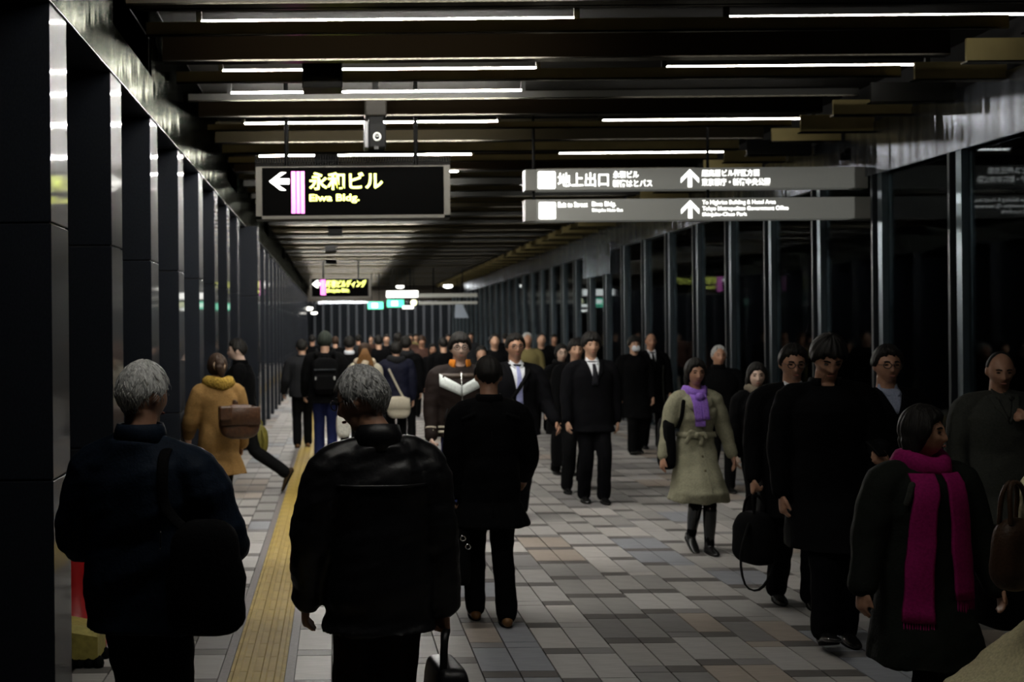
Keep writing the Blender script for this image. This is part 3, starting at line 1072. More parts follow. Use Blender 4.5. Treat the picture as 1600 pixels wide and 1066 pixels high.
def head_point(th, ph):
    """point of the head's surface; th from the crown, ph from the face (-Y) round towards +X"""
    st = math.sin(th)
    x = RX * st * math.sin(ph)
    y = -RY * st * math.cos(ph)
    z = RZ * math.cos(th)
    low = min(1.0, max(0.0, (-z - .005) / .105))
    x *= 1 - .30 * low ** 1.25
    if y > 0:
        y *= 1 - .38 * low
    else:
        y *= 1 + .02 * low
        y = max(y, -RY * .985)
    up = max(0, z - .03)
    if y < 0:
        y *= 1 - 1.0 * up
    if y < -.02:
        g = math.exp(-(x / .0125) ** 2)
        if z > -.036:
            pr = .005 + .020 * min(1, max(0, (.022 - z) / .055)) if z < .026 else 0
        else:
            pr = .025 * max(0, 1 - (-.036 - z) / .012)
        y -= g * pr
        y -= .006 * math.exp(-(x / .022) ** 2 - ((z + .034) / .010) ** 2)
        ax = abs(x)
        y += .009 * math.exp(-((ax - .030) / .015) ** 2 - ((z - .006) / .011) ** 2)
        y -= .005 * math.exp(-((z - .027) / .009) ** 2 - (x / .048) ** 2)
        y -= .005 * math.exp(-((ax - .042) / .016) ** 2 - ((z + .022) / .016) ** 2)
        y -= .006 * math.exp(-(x / .021) ** 2) * (math.exp(-((z + .058) / .0055) ** 2) + math.exp(-((z + .070) / .006) ** 2))
        y += .003 * math.exp(-(x / .026) ** 2 - ((z + .064) / .0025) ** 2)
        y -= .008 * math.exp(-(x / .024) ** 2 - ((z + .097) / .013) ** 2)
    return Vector((x, y, z))


def head_grid(n=48, m=36):
    return [[head_point(math.pi * i / m, 2 * math.pi * j / n) for j in range(n)] for i in range(1, m)]


HAIRLINE = {
    'short': [(0, .066), (30, .062), (50, .050), (64, .028), (78, -.012), (92, -.016), (104, .010), (120, -.020), (140, -.052), (180, -.064)],
    'fringe': [(0, .046), (30, .044), (50, .028), (64, .004), (80, -.020), (92, -.022), (104, .0), (120, -.030), (140, -.066), (180, -.078)],
    'receding': [(0, .092), (25, .090), (45, .066), (62, .040), (78, -.010), (92, -.014), (104, .010), (120, -.020), (140, -.062), (180, -.075)],
    'bald': [(0, .2), (70, .2), (84, .012), (98, .004), (110, .016), (125, .002), (145, -.04), (180, -.05)],
    'cover': [(0, .030), (30, .026), (52, .0), (66, -.05), (80, -.075), (100, -.085), (140, -.09), (180, -.10)],
    'parted': [(0, .062), (24, .056), (44, .038), (58, .0), (72, -.05), (84, -.08), (100, -.09), (140, -.095), (180, -.10)],
}


def lerp_tab(tab, a):
    for (a0, v0), (a1, v1) in zip(tab, tab[1:]):
        if a0 <= a <= a1:
            t = (a - a0) / (a1 - a0)
            return v0 + (v1 - v0) * t
    return tab[-1][1]


def hair_cap(mb, style, thick, seed, n=60, m=44):
    rs = []
    tab = HAIRLINE[style]
    for i in range(1, m):
        th = math.pi * i / m
        ring = []
        for j in range(n):
            ph = 2 * math.pi * j / n
            p = head_point(th, ph)
            a = math.degrees(ph)
            a = a if a <= 180 else 360 - a
            zl = lerp_tab(tab, a) + .005 * math.sin(ph * 9 + seed) + .004 * math.sin(ph * 17 + seed * 2)
            w = min(1, max(0, (p.z - zl) / .018 + .35))
            q = Vector((RX * math.sin(th) * math.sin(ph), -RY * math.sin(th) * math.cos(ph), RZ * math.cos(th)))
            nrm = Vector((q.x / RX ** 2, q.y / RY ** 2, q.z / RZ ** 2)).normalized()
            t = thick * (1 + .35 * max(0, p.z) / RZ)
            t *= .42 + .58 * min(1, max(0, (p.z + .065) / .075))
            t *= 1 + .22 * noise.noise(Vector((ph * 4.5, p.z * 16, seed * 3.1))) + .12 * math.sin(ph * 15 + th * 2 + seed)
            ring.append(p + nrm * (-.012 + w * (t + .012)))
        rs.append(ring)
    mb.rings(rs)


def ik(hip, ank, l1=.42, l2=.415):
    d = ank - hip
    L = min(d.length, l1 + l2 - .004)
    dn = d.normalized()
    a = (l1 * l1 - l2 * l2 + L * L) / (2 * L)
    h = math.sqrt(max(l1 * l1 - a * a, 0))
    fw = Vector((0, -1, 0))
    fw = (fw - dn * fw.dot(dn)).normalized()
    return hip + dn * a + fw * h, hip + dn * L


BODY = [(.80, .15, .10, 0), (.88, .166, .112, .004), (.98, .158, .108, .004), (1.08, .145, .100, 0), (1.20, .158, .110, -.004), (1.29, .164, .112, -.002), (1.35, .148, .098, .004), (1.40, .112, .080, .012), (1.44, .068, .062, .018)]


class Person:
    pass


def hand(mb, wrist, fdir, palm_n, thumb_dir, k, curl, detail=True):
    """palm with four unequal bent fingers and a thumb leaving its side"""
    f = fdir.normalized()
    s = thumb_dir - f * thumb_dir.dot(f)
    s.normalize()
    n = palm_n - f * palm_n.dot(f) - s * palm_n.dot(s)
    n.normalize()
    kn = wrist + f * .088
    mb.limb([wrist - f * .02, wrist + f * .02, wrist + f * .055, kn], [(.026, .021), (.034, .018), (.041, .017), (.040, .014)], 10, 2, ref=s)
    for q, (o, L) in enumerate(((.030, .072), (.011, .082), (-.009, .076), (-.028, .060))):
        p = kn + s * o - f * .012
        pts = [p]
        a = 0.15
        for seg, fr in enumerate((.46, .31, .23)):
            a += curl * (.8 if seg == 0 else .75)
            p = p + (f * math.cos(a) + n * math.sin(a)) * L * fr
            pts.append(p)
        mb.limb(pts, [.0098, .0092, .0085, .0072], 7, 2, ref=s)
    p = wrist + f * .030 + s * .028
    d1 = (f * .70 + s * .62 + n * .30).normalized()
    d2 = (f * .88 + s * (.30 - .35 * min(1, curl)) + n * (.25 + .5 * min(1, curl))).normalized()
    mb.limb([p - d1 * .02, p + d1 * .032, p + d1 * .032 + d2 * .028, p + d1 * .032 + d2 * .052], [.015, .0125, .0105, .008], 8, 2, ref=n)


def person(label, px, s, H, yaw, skin='skin', w=1.0, female=False, lean=0.0, hy=0, hp=0, hair=('short', 'hair_black', .014),
           legs=None, arms=None, top=None, bottom=None, shoes=None, long_hair=None, face=True, glasses=False, far=False, group=None, kx=0.0, hx=0.0, wc=1.0, cat='person'):
    """px: picture column of the body's middle, s: pixels per metre there, H: height, yaw: 0 faces the lens, 180 walks away"""
    P = Person()
    seed = int(px) % 97
    d = F / s
    X = (px - VX) / s - .0045 + kx
    root = thing('person', label, cat, (X, d, 0), R(yaw), group)
    P.root = root
    ir = 1 if math.cos(R(yaw)) >= -1e-6 else -1          # local side lying to the picture's right
    P.ir = ir
    legs = legs or {}
    LG = {}
    for sd in (1, -1):
        key = 'R' if sd == ir else 'L'
        LG[sd] = legs.get(key, (0.0, 0.0, 0.0))
    # hips low enough for both feet
    hz = .885
    for sd in (1, -1):
        yy, lift, xo = LG[sd]
        zz = .085 + lift
        dy = yy
        reach = .826
        hz = min(hz, zz + math.sqrt(max(.2, reach ** 2 - dy ** 2 - xo ** 2)))
    drop = .885 - hz
    top_h = 1.712 + (.0 if hair is None else hair[2] * 1.25 - .012)
    k = H / (top_h - drop)
    P.k = k
    sh = math.tan(R(lean))

    def up(x, y, z):
        z2 = z - drop
        return Vector((x, y - sh * max(0, z2 - .9), z2))

    # arms
    AR = {}
    sw = (.172 if female else .190) * w
    for sd in (1, -1):
        key = 'R' if sd == ir else 'L'
        a = (arms or {}).get(key, {})
        b = R(a.get('swing', 4))
        ab = R(a.get('out', 8))
        e = R(a.get('elbow', 14))
        ab2 = R(a.get('out2', a.get('out', 8) * .3))
        S = up(sd * sw, .004, 1.362 - (top or {}).get('slope', 0))
        dr = Vector((sd * math.sin(ab), -math.sin(b) * math.cos(ab), -math.cos(b) * math.cos(ab)))
        E = S + dr * .285
        d2 = Vector((sd * math.sin(ab2), -math.sin(b + e) * math.cos(ab2), -math.cos(b + e) * math.cos(ab2)))
        Wr = E + d2 * .245
        AR[sd] = (S, E, Wr, d2, a)
    P.AR = AR
    hw = (.078 if female else .084)
    LEG = {}
    for sd in (1, -1):
        yy, lift, xo = LG[sd]
        hip = Vector((sd * hw, 0, hz))
        ank = Vector((sd * (hw + .004) + xo, yy, .085 + lift))
        kn, ank = ik(hip, ank)
        LEG[sd] = (hip, kn, ank, yy, lift)
    hc = up(0, .0, 1.595)
    hc.x += hx * ir
    hc.y -= .012 + .10 * math.sin(R(hp)) * .5
    Hm = Matrix.Translation(hc) @ Matrix.Rotation(R(hy), 4, 'Z') @ Matrix.Rotation(R(hp), 4, 'X')
    P.Hm = Hm
    P.hc = hc
    KS = Matrix.Scale(k, 4)

    # one continuous body
    b = MB()
    wb = w * (.93 if female else 1.0)
    b.loft([(up(0, 0, z).z, rx * wb * .93, ry * wb * .93, 0, up(0, cy, z).y) for z, rx, ry, cy in BODY], 20)
    neck0 = up(0, .022, 1.41)
    b.limb([neck0, up(0, .016, 1.47), hc + Vector((0, .016, -.07))], [.062 if female else .068, .052 if female else .058, .054 if female else .060], 12, 2)
    hd = MB()
    hd.rings(head_grid(36, 30) if far else head_grid())
    if not far:
        for sd in (1, -1):
            hd.blob((sd * .0795, .008, -.004), (.010, .019, .031), 10, 8, rot=Matrix.Rotation(sd * .35, 3, 'Z'))
    hd.xf(Hm)
    b.add(hd.v, hd.f)
    for sd in (1, -1):
        S, E, Wr, d2, a = AR[sd]
        b.limb([up(sd * .09, .01, 1.40), S, (S + E) / 2, E, (E + Wr) / 2, Wr], [.05, .052, .046, .038, .036, .026], 10, 2)
        th = Vector((0, -1, 0)) if abs(d2.y) < .75 else Vector((-sd * .6, 0, .8))
        if a.get('thumb'):
            th = Vector(a['thumb'])
        hand(b, Wr, d2, Vector((-sd, 0, 0)) if abs(d2.y) < .75 else Vector((-sd * .8, 0, -.6)), th, k, a.get('curl', .35))
        hip, kn, ank, yy, lift = LEG[sd]
        b.limb([hip, (hip + kn) / 2, kn, (kn * .55 + ank * .45), ank + (ank - kn).normalized() * .008], [.078, .070, .052, .048, .033], 10, 2)
        so_ = (shoes or {}).get('pitch', {})
        pit = so_.get('R' if sd == ir else 'L', (28 if yy > .12 else (-10 if yy < -.12 else 0)))
        fr = Matrix.Rotation(R(pit), 3, 'X')
        b.limb([ank + fr @ Vector((0, .03, -.042)), ank + fr @ Vector((0, -.05, -.047)), ank + fr @ Vector((0, -.12, -.060))], [(.026, .024), (.030, .020), (.024, .010)], 10, 2)
    b.xf(KS)
    vox = .015 if far else (.0075 if s > 180 else .0095)
    bm_ = fuse(b, vox, 2 if not far else 1, adapt=.012)
    P.body = link('body', bm_, M[skin], root)

    # hair
    if hair is not None:
        h = MB()
        hair_cap(h, hair[0], hair[2], seed, *((36, 26) if far else (60, 44)))
        if long_hair:
            for (x, y, z0, z1, r, bulge) in long_hair:
                h.limb([(x * .8, y * .85, z0), (x * (1 + bulge), y * (1 + bulge), (z0 * 1.2 + z1 * .8) / 2), (x * (1 + bulge * .7), y * (1 + bulge * .7), z1)], [r, r * 1.05, r * .6], 8, 3)
            h.xf(KS @ Hm)
            hm = fuse(h, .012 if far else .006, 2)
        else:
            h.xf(KS @ Hm)
            hm = h.mesh('hair', True)
        P.hair = link('hair', hm, M[hair[1]], root)

    # face pieces
    if face and not far:
        for sd in (1, -1):
            e = MB().blob((sd * .031, -.0855, .006), (.0145, .008, .0054), 10, 6)
            e.xf(KS @ Hm).build('eye', M['eye'], root, True)
            br = MB().limb([(sd * .015, -.0945, .024), (sd * .030, -.0915, .0285), (sd * .045, -.081, .024)], [(.0042, .0042), (.0048, .0042), (.003, .003)], 6, 2)
            br.xf(KS @ Hm).build('eyebrow', M['hair_black'] if not (hair and 'grey' in hair[1]) else M[hair[1]], root, True)
        l = MB().blob((0, -.0955, -.064), (.020, .0052, .0062), 12, 6)
        l.xf(KS @ Hm).build('lips', M['lip'], root, True)
    if glasses:
        g = MB()
        for sd in (1, -1):
            g.torus((sd * .032, -.108, .004), .0190, .0025, 'y', 18, 6, sx=1.25)
            g.limb([(sd * .056, -.105, .008), (sd * .070, -.05, .008), (sd * .078, .012, .004)], [.0018, .0018, .0018], 6, 1)
        g.limb([(-.009, -.110, .007), (0, -.112, .009), (.009, -.110, .007)], [.0018] * 3, 6, 1)
        g.xf(KS @ Hm).build('glasses', M['frame_black'] if glasses is True else M[glasses], root, True)

    # garment over trunk and arms
    top = dict(top or {})
    hem = top.get('hem', .80)
    ex = top.get('ex', .030)
    fl = top.get('flare', .02)
    waist = top.get('waist', 0)
    t = MB()
    secs = []
    hemz = hem / k
    rows = [r for r in BODY if r[0] > hemz + drop + .03]
    if hemz + drop < .80:
        n = 4
        for i in range(n):
            u = i / n
            z = hemz + drop + (.80 - hemz - drop) * u
            f = 1 - u
            secs.append((z, (.163 + fl * f) * wb * wc + ex, (.114 + fl * f * .9) * wb * wc + ex, 0))
    else:
        secs.append((hemz + drop, (.162 + fl * .4) * wb * wc + ex, (.112 + fl * .3) * wb * wc + ex, 0.0))
    for z, rx, ry, cy in rows:
        if z < .81:
            rx, ry = .163, .113
        e = ex * (1 if z < 1.36 else .8) - waist * math.exp(-((z - 1.06) / .09) ** 2)
        if z > 1.44:
            e = .014 + top.get('neck', 0)
        secs.append((z, rx * wb * wc + e, ry * wb * wc + e, cy))
    sec2 = []
    for z, rx, ry, cy in secs:
        zz = up(0, 0, z).z
        cyy = up(0, cy, z).y
        if zz < hz - .02:
            lo_, hi_ = cyy - ry, cyy + ry
            xm = rx
            for sd in (1, -1):
                hip, kn, ank, yy, lift = LEG[sd]
                for a0, a1 in ((hip, kn), (kn, ank)):
                    if min(a0.z, a1.z) <= zz + .05 and zz - .05 <= max(a0.z, a1.z) and abs(a0.z - a1.z) > 1e-4:
                        u = min(1, max(0, (a0.z - zz) / (a0.z - a1.z)))
                        q0 = a0.lerp(a1, u)
                        lo_ = min(lo_, q0.y - .135)
                        hi_ = max(hi_, q0.y + .125)
                        xm = max(xm, abs(q0.x) + .095)
            ry, cyy, rx = (hi_ - lo_) / 2, (hi_ + lo_) / 2, xm
        sec2.append((zz, rx, ry, 0, cyy))
    t.loft(sec2, 30, 2.35)
    sr = top.get('sleeve', .0)
    for sd in (1, -1):
        S, E, Wr, d2, a = AR[sd]
        t.limb([up(sd * .03, .014, 1.415), up(sd * .10, .012, 1.392), S + Vector((-sd * .008, 0, -.012)), (S + E) / 2, E, (E + Wr) / 2, Wr + d2 * a.get('cuff', .0)],
               [.042 + ex * .3, .052 + ex * .45, .062 + ex * .6 + sr, .060 + ex * .55 + sr, .053 + ex * .45 + sr, .047 + ex * .4 + sr, .041 + ex * .3 + sr], 14, 3)
    t.xf(KS)
    tv = .016 if far else (.0095 if s > 180 else .012)
    tm = fuse(t, tv, 3 if not far else 2, adapt=.01, wrinkle=0 if far else top.get('wrinkle', .0045), seed=seed, fold=top.get('fold', 0), foldz=.95 * k)
    P.top = link(top.get('name', 'jacket'), tm, top.get('mat', BLK), root)
    P.bvh = BVHTree.FromPolygons([v.co.copy() for v in tm.vertices], [tuple(p.vertices) for p in tm.polygons])
    P.far = far

    # trousers or stockings
    bo = dict(bottom or {})
    kind = bo.get('kind', 'trousers')
    bmx = bo.get('mat', BLK2)
    q = MB()
    er = {'trousers': .022, 'slim': .008, 'stockings': .003}[kind]
    q.loft([(hz - .10, .125 * wb, .095 * wb, 0, 0), (hz - .02, .150 * wb, .108 * wb, 0, 0), (hz + .08, .155 * wb, .105 * wb, 0, 0), (hz + .16, .145 * wb, .098 * wb, 0, up(0, 0, .98).y)], 20)
    for sd in (1, -1):
        hip, kn, ank, yy, lift = LEG[sd]
        low = ank + (kn - ank).normalized() * bo.get('raise', -.012)
        q.limb([hip, (hip + kn) / 2, kn, (kn + ank) / 2, low], [.078 + er * .6, .074 + er * .7, .056 + er, .051 + er, .040 + er * 1.3], 12, 3)
    q.xf(KS)
    qm = fuse(q, tv, 2, adapt=.01, wrinkle=0 if far else .004, seed=seed + 5)
    P.trousers = link('trousers' if kind != 'stockings' else 'tights', qm, bmx, root)

    # shoes
    so = dict(shoes or {})
    for sd in (1, -1):
        hip, kn, ank, yy, lift = LEG[sd]
        z0 = MB()
        fl_ = .245 if female else .265
        pit = so.get('pitch', {}).get('R' if sd == ir else 'L', (28 if yy > .12 else (-10 if yy < -.12 else 0)))
        z0.limb([(0, .058, -.052), (0, .02, -.046), (0, -.05, -.050), (0, -.12, -.060), (0, -.185, -.066)], [(.034, .030), (.038, .036), (.042, .033), (.046, .024), (.034, .014)], 12, 3)
        z0.limb([(0, .01, .0), (0, .012, -.05)], [.042, .040], 10, 2)
        if so.get('boot'):
            up_ = (kn - ank).normalized()
            inv = Matrix.Rotation(R(-pit), 3, 'X')
            z0.limb([inv @ (up_ * t_) for t_ in (-.05, .05, so['boot'] * .6, so['boot'])], [.045, .046, .058, .064], 10, 2)
        ro = Matrix.Rotation(R(pit), 4, 'X')
        sole = MB()
        sole.loft([(-.085, .040, .125, 0, -.062), (-.068, .043, .130, 0, -.062)], 18, 2.2)
        if so.get('heel'):
            sole.box(-.025, .025, .03, .075, -.085 - so['heel'], -.07)
        ang = math.atan2(ank.x - kn.x, .4) * 0
        mt = KS @ Matrix.Translation(ank) @ ro
        z0.xf(mt)
        sole.xf(mt)
        shm = z0.mesh('shoe', True) if far else fuse(z0, .008 if s > 180 else .011, 2, adapt=.01)
        so_ = link('boot' if so.get('boot') else 'shoe', shm, so.get('mat', BSHOE), root)
        if not far:
            sole.build('sole', M['black'], so_)
    P.up = up
    P.KS = KS
    P.sectop = secs
    return P


def loc(P, p):
    """person's own coordinates to world"""
    r = P.root
    return Matrix.Translation(r.location) @ Matrix.Rotation(r.rotation_euler.z, 4, 'Z') @ Vector(p)


def strip_on(P, name, rows, m, side='front', off=.006, n=8, parent=None, th=.008, bvh=None):
    """cloth patch lying on the garment: rows of ((x0,z0),(x1,z1)) in metres of the person's own height"""
    bv = bvh or P.bvh
    dy = 1 if side == 'front' else -1
    A, B = [], []
    last = 0.0
    for (p0, p1) in rows:
        ra, rbk = [], []
        for i in range(n + 1):
            t = i / n
            x, z = (p0[0] + (p1[0] - p0[0]) * t) * P.k, (p0[1] + (p1[1] - p0[1]) * t) * P.k
            h = bv.ray_cast(Vector((x, -dy * 1.2, z)), Vector((0, dy, 0)))
            if h[0] is not None:
                last = h[0].y
            ra.append((x, last - dy * off, z))
            rbk.append((x, last - dy * (off - th), z))
        A.append(ra)
        B.append(rbk)
    mb = MB()
    loops = [a + b[::-1] for a, b in zip(A, B)]
    mb.rings(loops)
    return mb.build(name, m, parent or P.root, True)


def collar(P, m, z=1.455, r=.072, h=.05, name='collar', open_front=False, tilt=.0, parent=None, thick=.010):
    """band standing round the neck"""
    c = P.up(0, .014, z)
    mb = MB()
    rs = []
    n = 28
    a0, a1 = (R(-90 + 32), R(270 - 32)) if open_front else (R(-90), R(270))
    for i in range(n + (1 if open_front else 0)):
        a = a0 + (a1 - a0) * i / n
        ca, sa = math.cos(a), math.sin(a)
        ring = []
        for (rr, zz) in ((1.0 + .20, -.028), (1.0 + .10, h * .5), (1.0, h + tilt * sa), (1.0 - thick * 12, h * .96 + tilt * sa), (.93, h * .4), (1.02, -.03)):
            ring.append((c.x + r * rr * ca, c.y + r * rr * sa * 1.02, c.z + zz))
        rs.append(ring)
    if not open_front:
        rs.append(rs[0])
    mb.rings(rs, cap=open_front)
    mb.xf(P.KS)
    return mb.build(name, m, parent or P.root, True)


def scarf_ring(P, m, z=1.475, r=.088, t=.036, name='scarf'):
    c = P.up(0, .006, z)
    mb = MB()
    rs = []
    n = 30
    for i in range(n):
        a = 2 * math.pi * i / n
        rr = r + .006 * math.sin(a * 5)
        zo = .012 * math.sin(a * 2 + 1) + (-.018 if math.sin(a) < 0 else .01) * abs(math.sin(a))
        rs.append([(c.x + (rr + t * math.cos(b) * (1 + .12 * math.sin(3 * a + b * 4))) * math.cos(a), c.y + (rr + t * math.cos(b) * (1 + .12 * math.sin(3 * a + b * 4))) * math.sin(a), c.z + zo + t * 1.25 * math.sin(b)) for b in [2 * math.pi * j / 12 for j in range(12)]])
    rs.append(rs[0])
    mb.rings(rs, cap=False)
    mb.xf(P.KS)
    return mb.build(name, m, P.root, True)


def shirt_front(P, depth=.25, width=.062, tie=None, shirt=WHITE):
    """white shirt in the opening of a jacket, with collar points and perhaps a tie, framed by lapels"""
    zt = P.up(0, 0, 1.44).z
    k = 1.0
    rows = []
    for i in range(8):
        u = i / 7
        w_ = width * (1 - u) ** .85 * k + .003
        z = zt + .018 - depth * k * u
        rows.append(((-w_, z), (w_, z)))
    sh = strip_on(P, 'shirt', rows, shirt, off=.009, n=8)
    for sd in (1, -1):
        strip_on(P, 'shirt_collar', [((sd * .008 * k, zt + .028), (sd * .058 * k, zt + .040)), ((sd * .006 * k, zt + .004), (sd * .060 * k, zt + .016)), ((sd * .026 * k, zt - .036), (sd * .052 * k, zt - .022))], shirt, off=.017, n=4, parent=sh)
        la = [((sd * (width + .002) * k, zt + .012), (sd * (width + .050) * k, zt - .002))]
        for i in range(1, 8):
            u = i / 7
            wi = width * (1 - u) ** .85 * k
            wo = wi + (.052 * (1 - u * .92) + (.016 if i == 3 else 0)) * k
            la.append(((sd * wi, zt - depth * k * u), (sd * wo, zt - .012 - depth * k * u)))
        strip_on(P, 'lapel', la, P.top.data.materials[0], off=.014, n=4)
    if tie:
        rows = [((-.019 * k, zt + .006), (.019 * k, zt + .006)), ((-.014 * k, zt - .028), (.014 * k, zt - .028))]
        for i in range(1, 7):
            u = i / 6
            w_ = (.016 + .020 * u) * k
            rows.append(((-w_, zt - .03 - (depth - .03) * k * u), (w_, zt - .03 - (depth - .03) * k * u)))
        strip_on(P, 'tie', rows, tie, off=.016, n=4)


def zipper(P, z0, z1, m=CHROME, w=.006, x=0.0):
    strip_on(P, 'zip', [((x - w, z0 + (z1 - z0) * i / 10), (x + w, z0 + (z1 - z0) * i / 10)) for i in range(11)], m, off=.006, n=2)


def buttons(P, zs, x, m, r=.011):
    x *= P.k
    for z in [q * P.k for q in zs]:
        h = P.bvh.ray_cast(Vector((x, -1.2, z)), Vector((0, 1, 0)))
        if h[0] is not None:
            MB().blob((x, h[0].y - .004, z), (r, .005, r), 10, 6).build('button', m, P.root, True)


# bags are things of their own; they hang where the bearer's hand or shoulder is
def soft_bag(name, label, cat, p, size, m, rz=0.0, e=.55, handle=None, hmat=None, tilt=0.0, flap=False, strap=None, buckle=None, group=None):
    t = thing(name, label, cat, p, rz, group)
    sx, sy, sz = size
    b = MB().blob((0, 0, sz / 2), (sx / 2, sy / 2, sz / 2), 24, 16, e)
    nv = []
    for v in b.v:
        u = v[2] / sz
        q = 1 + .10 * math.sin(v[0] * 30 + 1) * .3 + .05 * math.sin(v[2] * 40 + v[0] * 12)
        nv.append(((v[0] * (1 - tilt * u)) * (1 + .0 * q), v[1] * q * (1 - .25 * u), v[2]))
    b.v = nv
    body = b.build('bag_body', m, t, True)
    if flap:
        MB().bbox(-sx * .47, sx * .47, -sy * .5 - .006, -sy * .30, sz * .42, sz * .93, .006).build('flap', m, t, True)
    if handle:
        hw_, hh_ = handle
        for yy in ((-sy * .16, sy * .16) if handle[1] > .06 else (0,)):
            MB().limb([(-hw_, yy, sz * .93), (-hw_ * .92, yy * .7, sz + hh_ * .6), (-hw_ * .45, yy * .3, sz + hh_), (hw_ * .45, yy * .3, sz + hh_), (hw_ * .92, yy * .7, sz + hh_ * .6), (hw_, yy, sz * .93)], [.009] * 6, 8, 3).build('handle', hmat or m, t, True)
    if strap:
        MB().limb([Vector(q) for q in strap], [(.022, .005)] * len(strap), 8, 4, ref=Vector((1, 0, 0))).build('strap', hmat or m, t, True)
    if buckle:
        for bx_, bz_ in buckle:
            MB().torus((bx_, -sy * .5 - .004, bz_), .016, .004, 'y', 14, 6).build('buckle', CHROME, t, True)
    return t


def over(P, pts, side, off=.012):
    """points (x, z) thrown onto the garment from front or back -> world points"""
    dy = 1 if side == 'front' else -1
    out = []
    for x, z in [(q[0] * P.k, q[1] * P.k) for q in pts]:
        h = P.bvh.ray_cast(Vector((x, -dy * 1.2, z)), Vector((0, dy, 0)))
        y = h[0].y if h[0] is not None else 0
        out.append(loc(P, (x, y - dy * off, z)))
    return out


def strap_world(t, pts, m, w=.02, name='strap', th=.005, ref=None):
    """strap as a part of bag t, through world points"""
    inv = (Matrix.Translation(t.location) @ Matrix.Rotation(t.rotation_euler.z, 4, 'Z')).inverted()
    return MB().limb([inv @ Vector(q) for q in pts], [(w, th)] * len(pts), 8, 3, ref=(inv.to_3x3() @ (ref or Vector((1, 0, 0))))).build(name, m, t, True)

# ------------------------------------------------------------------ the crowd, nearest first
def strands(P, seed, n=700, ln=.030, m=None):
    """loose locks lying over the hair of the two men close to the lens"""
    rg = random.Random(seed)
    mb = MB()
    tab = HAIRLINE['short']
    for _ in range(n):
        ph = rg.uniform(0, 2 * math.pi)
        th = math.acos(rg.uniform(-.45, .98))
        p = head_point(th, ph)
        a = math.degrees(ph)
        a = a if a <= 180 else 360 - a
        if p.z < lerp_tab(tab, a) + .006:
            continue
        pts = []
        t2, p2 = th, ph
        swirl = rg.uniform(-.25, .25)
        L = ln * rg.uniform(.6, 1.2)
        for q in range(4):
            u = q / 3
            tt = th + (L / .105) * u
            pp = ph + swirl * u
            c = head_point(tt, pp)
            c0 = Vector((c.x / RX ** 2, c.y / RY ** 2, c.z / RZ ** 2)).normalized()
            pts.append(c + c0 * (.0155 * (.42 + .58 * min(1, max(0, (c.z + .065) / .075))) + .0035 * math.sin(u * 2.6) + rg.uniform(0, .0012) - .002 * u))
        r = rg.uniform(.0011, .0020)
        mb.limb(pts, [(r, r * .45), (r * 1.1, r * .5), (r * .9, r * .4), (r * .25, r * .2)], 5, 1, round_ends=False)
    mb.xf(P.KS @ P.Hm)
    mb.build('hair_locks', m, P.hair, True, kind='stuff')


# 1 grey-haired man with shoulder bag
P1 = person('grey-haired man seen from behind in navy jacket, dark bag on his shoulder, beside the pillar', 222, 430, 1.70, 166, 'skin_tan', w=1.05, hy=-26, hp=4,
            hair=('short', 'hair_grey', .014), arms={'L': dict(swing=10, out=17, elbow=58, out2=-14), 'R': dict(swing=12, out=20, elbow=62, out2=-10)},
            legs={'L': (-.04, 0, 0), 'R': (.06, 0, 0)}, top=dict(hem=.74, ex=.046, flare=.0, slope=.03, mat=NAVY, sleeve=.012, wrinkle=.008, neck=.012, name='jacket'), bottom=dict(mat=BLK))
collar(P1, NAVY, z=1.45, r=.084, h=.045)
strands(P1, 1, m=M['hair_grey'])
pb = loc(P1, (P1.ir * .30, .16, .76))
bag1 = soft_bag('shoulder_bag', 'soft black shoulder bag hanging at the hip of the man in navy jacket', 'bag', pb, (.16, .30, .40), BLK2, R(166 + 100), .6)
pts = over(P1, [(P1.ir * .15, 1.20), (P1.ir * .135, 1.32), (P1.ir * .125, 1.40)], 'back', .014)
strap_world(bag1, [loc(P1, (P1.ir * .28, .20, 1.10))] + pts + over(P1, [(P1.ir * .115, 1.405), (P1.ir * .12, 1.3), (P1.ir * .2, 1.1)], 'front', .012)+ [loc(P1, (P1.ir * .33, .02, 1.02)), loc(P1, (P1.ir * .31, .14, 1.05))], BLK2, .020)
MB().bbox(-.012, .012, -.16, -.154, .30, .36, .003).build('bag_tab', CHROME, bag1)

# 2 grey-haired man in leather
P2 = person('grey-haired man in glasses seen from behind in black leather jacket, carrying a briefcase', 590, 430, 1.675, 188, 'skin_tan', w=.98, hy=56, hp=14, hx=-.05,
            hair=('short', 'hair_salt', .015), arms={'L': dict(swing=2, out=13, elbow=22, out2=2), 'R': dict(swing=-2, out=9, elbow=8, out2=5, curl=1.3)},
            legs={'L': (.02, 0, 0), 'R': (-.05, 0, 0)}, top=dict(hem=.73, ex=.042, flare=.02, slope=.02, mat=LEATHER, sleeve=.012, wrinkle=.007, neck=.014, name='leather_jacket'), bottom=dict(mat=cloth('maroon_black_trousers', (.010, .006, .006))), glasses='spec_steel' if 'spec_steel' in M else True)
collar(P2, LEATHER, z=1.442, r=.080, h=.058, tilt=.014)
strands(P2, 2, m=M['hair_salt'])
zz = 1.295
strip_on(P2, 'yoke_seam', [((-.17, zz), (.17, zz)), ((-.17, zz - .010), (.17, zz - .010))], LEATHER, 'back', off=.006, n=18, th=.010)
S, E_, Wr, d2, a = P2.AR[P2.ir]
hp_ = loc(P2, (P2.KS @ (Wr + d2 * .09)))
bag2 = soft_bag('briefcase', 'black leather briefcase with ring fittings in the hand of the leather-jacket man', 'briefcase', hp_ + Vector((.0, .0, -.45)), (.15, .40, .33), LEATHER, R(8), .32, handle=None, tilt=.25)
